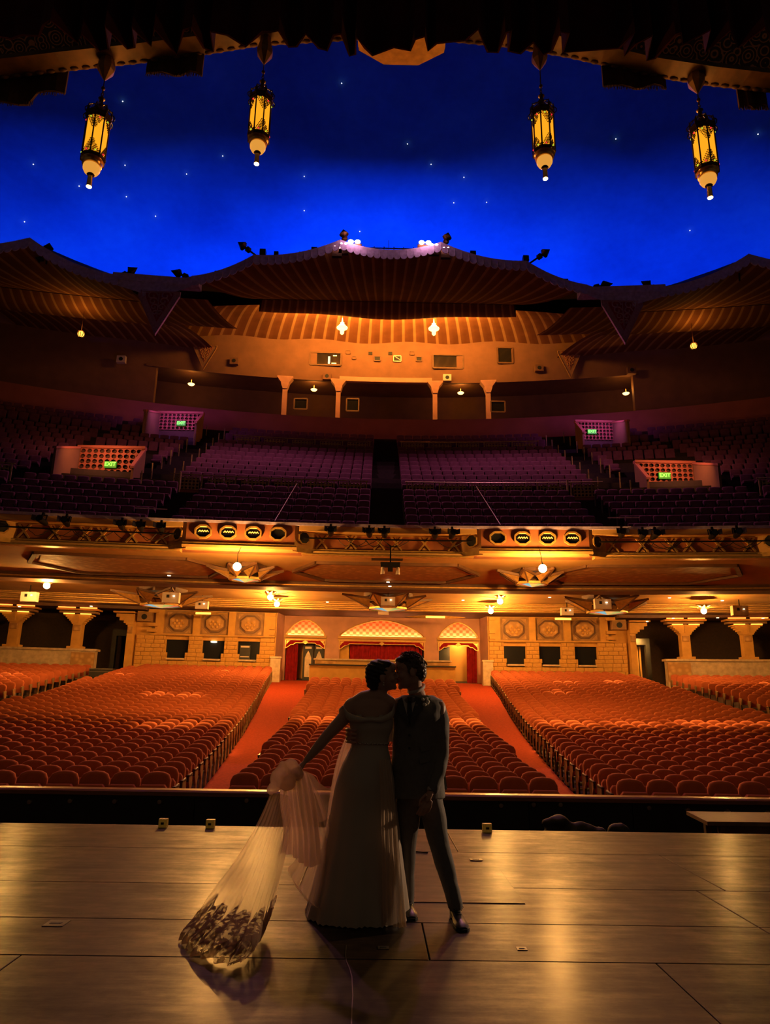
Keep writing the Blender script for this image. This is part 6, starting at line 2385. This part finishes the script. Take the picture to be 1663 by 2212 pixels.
# arm round the bride's waist, fingers curling to the front
gsr = K(862, 1524, 5.82)
gb.limb([(gsr, .055), (K(846, 1590, 5.98), .044), (K(800, 1592, 5.94), .034), (K(768, 1588, 5.86), .027)], 14)
gb.limb([(K(768, 1588, 5.86), .027), (K(756, 1586, 5.80), .036)], 12, .7)
for k in range(4):
    yy = 1574 + 9 * k
    finger(gb, [K(755, yy, 5.80), K(748, yy + 1, 5.73), K(751, yy + 2, 5.655), K(760, yy + 3, 5.60), K(769, yy + 3, 5.575)], .0115, .0095)
finger(gb, [K(760, 1568, 5.82), K(756, 1560, 5.78), K(760, 1557, 5.74)], .012, .010)
lhip, lkn, lan = K(884, 1715, 5.80), K(877, 1832, 5.82), K(877, 1958, 5.84)
rhip, rkn, ran = K(926, 1715, 5.78), K(951, 1832, 5.66), K(982, 1950, 5.60)
gb.limb([(lhip, .085), (lkn, .056), (lan, .038)], 14)
gb.limb([(rhip, .085), (rkn, .056), (ran, .038)], 14)
for an, d in ((lan, Vector((.02, -.16, 0))), (ran, Vector((.03, -.14, 0)))):
    gb.limb([(an, .034), (Vector((an.x, an.y, .05)), .030), (Vector((an.x + d.x * .9, an.y + d.y * .9, .034)), .016)], 10)
solid(remeshed(gb, .006, 4), 'body', 'skin_groom', groom)
eyes_lips(FG, 1.05, groom)
hg = MB()
hg.ball(FG(0, -.036, .060), (.088, .106, .090), 22, 14, FG.m)
hg.ball(FG(0, -.080, .005), (.080, .060, .085), 20, 12, FG.m)
hg.ball(FG(0, .045, .108), (.070, .055, .032), 18, 10, FG.m)
for s in (-1, 1):
    hg.ball(FG(s * .074, .004, .030), (.010, .022, .050), 10, 8, FG.m)
solid(remeshed(hg, .006, 2), 'hair', 'hair_brown', groom, disp=lambda p: .006 * noise.noise(p * 60))
mb = MB()
random.seed(3)
for k in range(520):
    a = random.uniform(-PI, PI)
    e = random.uniform(.05, 1.45)
    d = Vector((math.cos(a) * math.cos(e), math.sin(a) * math.cos(e), math.sin(e)))
    if d.y > .55 and d.z < .75:
        continue
    p0 = Vector((d.x * .084, -.036 + d.y * .102, .058 + d.z * .088))
    if d.z < .35 and d.y < .2:
        g = Vector((d.x * .02, d.y * .012 - .004, -.03))
    else:
        g = Vector((d.x * .010, .024 + d.y * .01, .014 + .016 * random.random()))
    p1 = p0 + g * .6 + Vector((random.uniform(-.006, .006), 0, .004))
    p2 = p0 + g * random.uniform(.9, 1.2)
    mb.tube([FG(*p0), FG(*p1), FG(*p2)], [.0034, .0028, .0008], 4, False)
mb.build('hair_strands', 'hair_brown', groom, fix=False)

# suit
jk = MB()
rings = []
for px, py, hw, dp in [(903, 1502, 33, .075), (905, 1511, 50, .105), (906, 1524, 57, .125), (906, 1548, 57, .14), (904, 1590, 54, .138), (902, 1630, 53, .135), (901, 1670, 55, .142), (901, 1700, 57, .15), (901, 1722, 59, .155)]:
    rings.append(ell_ring(K(px, py, 5.78), (hw / 272., .03, 0), (-.02, dp, 0), 36))
jk.loft(rings)
jk.limb([(K(944, 1526, 5.78), .066), (K(952, 1560, 5.77), .068), (K(953, 1600, 5.75), .062), (gel, .058), (K(948, 1668, 5.67), .052), (K(936, 1703, 5.62), .043)], 18)
jk.limb([(gsr, .066), (K(846, 1590, 5.98), .056), (K(800, 1592, 5.94), .046), (K(778, 1589, 5.885), .040)], 16)


def wrinkle(p):
    return .0055 * noise.noise(Vector((p.x * 16, p.y * 16, p.z * 9))) + .004 * math.sin(34 * p.z + 9 * p.x + 5 * noise.noise(p * 5)) * max(0, noise.noise(p * 4 + Vector((3, 1, 2))))


solid(remeshed(jk, .0075, 3), 'jacket', 'suit', groom, disp=wrinkle)
mb = MB()
mb.grid(lambda i, j: Vector(K(948 + 12 * i, 1655 + 54 * j - 4 * i, 5.86)) + Vector((.02 * j * i, 0, 0)), 6, 10)
o = mb.build('jacket_vent', 'suit', groom, smooth=180, fix=False)
o.modifiers.new('t', 'SOLIDIFY').thickness = .006


def jsurf(px, py, out=.004):
    """point on the front of the jacket at a sighted pixel"""
    for (a, b) in zip([(1502, 33, .075, 903), (1511, 50, .105, 905), (1524, 57, .125, 906), (1548, 57, .14, 906), (1590, 54, .138, 904), (1630, 53, .135, 902), (1670, 55, .142, 901)],
                      [(1511, 50, .105, 905), (1524, 57, .125, 906), (1548, 57, .14, 906), (1590, 54, .138, 904), (1630, 53, .135, 902), (1670, 55, .142, 901), (1722, 59, .155, 901)]):
        if a[0] <= py <= b[0]:
            t = (py - a[0]) / (b[0] - a[0])
            hw, dp, cx_ = [a[k] + (b[k] - a[k]) * t for k in (1, 2, 3)]
            q = max(-.98, min(.98, (px - cx_) / hw))
            return K(px, py, 5.78 + .03 * q - dp * math.sqrt(1 - q * q) - out)
    return K(px, py, 5.66)


def patch(name, pts, m, out=.008, th=.006, par=groom, label=None):
    mb = MB()
    P = [jsurf(x, y, out) for x, y in pts]
    mb.prism(P, (0, -th, 0))
    o = mb.build(name, m, par)
    if label:
        o['label'] = label
    return o


patch('shirt_front', [(868, 1506), (900, 1506), (893, 1530), (884, 1560), (876, 1535)], 'shirt', .006)
patch('necktie', [(880, 1512), (888, 1512), (890, 1540), (884, 1560), (879, 1540)], 'tie', .014)
patch('necktie_knot', [(879, 1506), (890, 1506), (888, 1515), (881, 1515)], 'tie', .024, .012)
patch('lapel', [(896, 1504), (910, 1508), (914, 1530), (908, 1536), (888, 1572), (886, 1556)], 'suit_trim', .014)
patch('lapel', [(868, 1506), (860, 1512), (856, 1535), (862, 1540), (882, 1572), (883, 1556)], 'suit_trim', .014)
patch('pocket_flap', [(908, 1614), (930, 1610), (931, 1620), (909, 1624)], 'suit', .010, .01)
patch('pocket_flap', [(906, 1640), (929, 1634), (930, 1644), (907, 1650)], 'suit', .010, .01)
for py in (1588, 1616):
    mb = MB()
    c = jsurf(884, py, .008)
    mb.tube([c, c + Vector((0, -.006, 0))], .009, 10)
    mb.build('button', 'tie', groom)
mb = MB()
cl = [K(884, 1500, 5.70), K(900, 1497, 5.69), K(914, 1490, 5.73), K(918, 1484, 5.80), K(908, 1482, 5.87), K(892, 1486, 5.86), K(880, 1494, 5.78)]
mb.grid(lambda i, j: catmull(cl + [cl[0]], i) + Vector((0, -.004 * j, .024 * j)), 40, 3)
o = mb.build('shirt_collar', 'shirt', groom, smooth=180, fix=False)
o.modifiers.new('t', 'SOLIDIFY').thickness = .005
mb = MB()
mb.tube([gwr + (gwr - gel).normalized() * .0, gwr + (gwr - gel).normalized() * .022], [.040, .037], 14)
mb.build('shirt_cuff', 'shirt', groom, smooth=60)
bt = None
fl_ = MB()
for k in range(9):
    a = random.random() * 2 * PI
    fl_.ball(jsurf(918 + 6 * math.cos(a), 1515 + 7 * math.sin(a), .03 + random.random() * .015), random.uniform(.010, .016), 8, 6)
bo = fl_.build('boutonniere', 'flower_white', groom, smooth=180, label='small white flower boutonniere')
lf = MB()
for k in range(9):
    c = jsurf(917 + random.uniform(-9, 12), 1514 + random.uniform(-11, 11), .026)
    d = Vector((random.uniform(-1, 1), -.3, random.uniform(-1, 1))).normalized() * .022
    e = Vector((d.z, 0, -d.x)) * .3
    lf.add([c - d, c + e, c + d, c - e], [(0, 1, 2, 3)])
lf.build('boutonniere_leaves', 'leaf', bo, fix=False)
tz = MB()
tz.loft([ell_ring(K(px, py, Y), (hw / 275., 0, 0), (0, dp, 0), 26) for px, py, Y, hw, dp in [(903, 1668, 5.79, 46, .118), (904, 1700, 5.79, 49, .13), (905, 1722, 5.79, 48, .125), (905, 1738, 5.79, 42, .10)]])
tz.limb([(K(885, 1715, 5.79), .098), (K(880, 1770, 5.79), .088), (lkn, .072), (K(877, 1890, 5.84), .064), (K(878, 1955, 5.835), .056), (K(878, 1962, 5.835), .056)], 18)
tz.limb([(K(926, 1715, 5.77), .100), (K(938, 1770, 5.73), .090), (rkn, .073), (K(967, 1892, 5.64), .064), (K(982, 1946, 5.605), .056), (K(984, 1954, 5.60), .056)], 18)
solid(remeshed(tz, .0075, 3), 'trousers', 'suit', groom, disp=lambda p: .007 * noise.noise(Vector((p.x * 13, p.y * 13, p.z * 7))) + .006 * math.sin(30 * p.z + 25 * p.x + 6 * noise.noise(p * 6)) * max(0, noise.noise(p * 5)))


def shoe(c, d, par):
    """c heel centre on the floor, d unit direction of the toe"""
    d = Vector((d[0], d[1], 0)).normalized()
    r = Vector((d.y, -d.x, 0))
    up = []
    for t, hw, h in [(-.035, .026, .085), (.0, .038, .105), (.05, .041, .100), (.10, .043, .080), (.15, .048, .058), (.20, .050, .050), (.24, .044, .042), (.265, .028, .030)]:
        o_ = c + d * t
        ring = []
        for k in range(16):
            a = 2 * PI * k / 16
            z = .018 + (h - .018) * (.5 + .5 * math.sin(a))
            ring.append(o_ + r * (hw * math.cos(a) * (1 if math.sin(a) < .2 else .85)) + Vector((0, 0, z)))
        up.append(ring)
    t_ = MB().loft(up).build('shoe', 'shoe', par, smooth=60)
    so = MB()
    so.prism([c + d * t + r * hw for t, hw in [(-.04, -.024), (.0, -.040), (.08, -.040), (.18, -.052), (.24, -.048), (.272, -.026), (.28, 0), (.272, .026), (.24, .048), (.18, .052), (.08, .040), (.0, .040), (-.04, .024)]], (0, 0, .018))
    so.build('sole', 'black', t_)
    MB().prism([c + d * t + r * hw for t, hw in [(-.04, -.026), (.04, -.04), (.04, .04), (-.04, .026)]], (0, 0, .03)).build('heel', 'black', t_)
    la = MB()
    for k in range(4):
        q = c + d * (.055 + .022 * k) + Vector((0, 0, .104 - .012 * k))
        la.tube([q - r * .022, q + Vector((0, 0, .004)), q + r * .022], .003, 4)
    q = c + d * .05 + Vector((0, 0, .110))
    for s in (-1, 1):
        la.tube([q, q + r * s * .03 + Vector((0, 0, .012)), q + r * s * .055 - Vector((0, 0, .012)), q + r * s * .04 - Vector((0, 0, .035)), q + r * s * .01], .0025, 4)
    la.build('laces', 'black', t_)


shoe(Vector((ran.x + .0, ran.y + .03, 0)), (.13, -1), groom)
shoe(Vector((lan.x + .0, lan.y + .03, 0)), (.12, -1), groom)
# ------------------------------------------------------------------ small things on and beyond the stage edge
for k, (px, lab) in enumerate([(352, "small amber box light on the stage edge, the outer one on the bride's side"), (454, "small amber box light on the stage edge, next to the bride's train"), (1052, "small amber box light on the stage edge on the groom's side")]):
    p = atz(px, 1788 + .0 * px, 0)
    p = at(px, 1786 if k < 2 else 1796, 9.25)
    p.z = 0
    t = thing('box_light', lab, 'light', p)
    h = .05 if k < 2 else .055
    bump_box(p.x - h, p.x + h, p.y - .04, p.y + .04, 0, .095, .012).build('housing', 'amber_box', t)
    MB().box(p.x - h * .35, p.x + h * .35, p.y - .05, p.y - .038, .035, .06).build('grille', 'bronze', t)
bg = thing('cloth_heap', 'crumpled black cloth and cables lying in the pit behind the stage edge', 'cloth', at(1230, 1790, 10.2))
mb = MB()
for px, py, r in [(1190, 1780, .10), (1205, 1776, .12), (1225, 1786, .10), (1250, 1792, .12), (1272, 1794, .10), (1290, 1797, .08), (1240, 1802, .14), (1200, 1800, .14), (1275, 1806, .12)]:
    mb.ball(at(px, py, 10.2), (r * 1.3, r, r * .75), 12, 8)
solid(remeshed(mb, .02, 2), 'cloth', 'black', bg, disp=lambda p: .035 * noise.noise(p * 7))
bg2 = thing('cable_bag', 'small round black bag behind the stage edge beside the cloth heap', 'bag', at(1336, 1796, 10.2))
mb = MB()
mb.ball(at(1336, 1800, 10.2), (.15, .12, .14), 14, 10)
solid(remeshed(mb, .02, 2), 'bag', 'black', bg2, disp=lambda p: .02 * noise.noise(p * 9))
p = at(1336, 1786, 10.2)
MB().tube([p + Vector((.07 * math.cos(a), 0, .03 * math.sin(a))) for a in lin(0, PI, 8)], .012, 5).build('handle', 'black', bg2)
tb = thing('low_table', 'low plain wooden table in the pit at the stage edge', 'table', at(1620, 1790, 10.6))
a = at(1520, 1772, 10.4)
zt = a.z
x0 = a.x
mb = MB()
mb.loft([[(x0, 10.3, z), (x0 + 2.6, 10.3, z), (x0 + 2.6, 11.25, z), (x0 + .12, 11.25, z)] for z in (zt - .05, zt)])
mb.build('table_top', 'table_wood', tb)
for (lx, ly) in ((x0 + .25, 10.42), (x0 + .35, 11.1), (x0 + 2.4, 10.42), (x0 + 2.4, 11.1)):
    MB().box(lx - .04, lx + .04, ly - .04, ly + .04, -2.2, zt - .05).build('leg', 'dark_beam', tb)
MB().box(x0 + .2, x0 + 2.45, 10.42, 10.46, zt - .16, zt - .05).build('apron', 'dark_beam', tb)
ms = thing('floor_stand', 'slim black stand at the stage edge behind the groom', 'stand', atz(893, 1796))
p = atz(892, 1798)
MB().tube([p, p + Vector((0, 0, .30))], .014, 8).build('pole', 'dark_metal', ms)
MB().lathe([(.06, 0), (.06, .015), (.02, .03)], p, 12).build('base', 'dark_metal', ms)
MB().box(p.x - .03, p.x + .03, p.y - .03, p.y + .03, .22, .34).build('head', 'black', ms)
for k, (px, py, nm, sx, sy) in enumerate([(828, 2048, 'small metal floor plate with a slot in front of the gown', .035, .028), (1127, 2050, "small dark metal floor plate in front of the groom's forward shoe", .032, .03), (122, 1995, 'flush dark hinge plate in the board joint', .07, .07), (1028, 1858, 'small dark metal latch beside the trap door', .06, .05)]):
    p = atz(px, py)
    t = thing('floor_plate', nm, 'plate', p)
    MB().box(p.x - sx, p.x + sx, p.y - sy, p.y + sy, .0065 if k == 3 else 0, .009 if k == 3 else .004).build('plate', 'bolt' if k == 0 else 'dark_metal', t)
    MB().box(p.x - sx * .6, p.x + sx * .5, p.y - sy * .3, p.y + sy * .2, .0092 if k == 3 else .0042, .012 if k == 3 else .006).build('slot', 'black', t)
t = thing('floor_rod', 'thin dark rod lying on the boards behind the groom', 'rod', atz(905, 1840))
MB().tube([atz(884, 1838, .008), atz(924, 1842, .008)], .007, 6).build('rod', 'dark_metal', t)
cb = thing('tape_scratch', 'thin pale wandering chalk line on the dark boards before the gown', 'chalk line', atz(750, 2100))
mb = MB()
pth = [(748, 2042), (746, 2062), (748, 2076), (755, 2092), (760, 2110), (762, 2150), (760, 2180), (759, 2212)]
for (x, y), (x2, y2) in zip(pth, pth[1:]):
    a, b = atz(x, y, .0012), atz(x2, y2, .0012)
    mb.bar(a, b, .006, .0016)
mb.build('line', 'bolt', cb)
# side walls of the auditorium, outside the picture
for s in (-1, 1):
    mb = MB()
    mb.box(CX + s * 30 - .2, CX + s * 30 + .2, 33.5, 56, -2, 31)
    mb.build('wall_left' if s < 0 else 'wall_right', 'recess_dark', None, kind='structure', label="dark side wall of the auditorium on the " + ("bride's side" if s < 0 else "groom's side"), cat='wall')
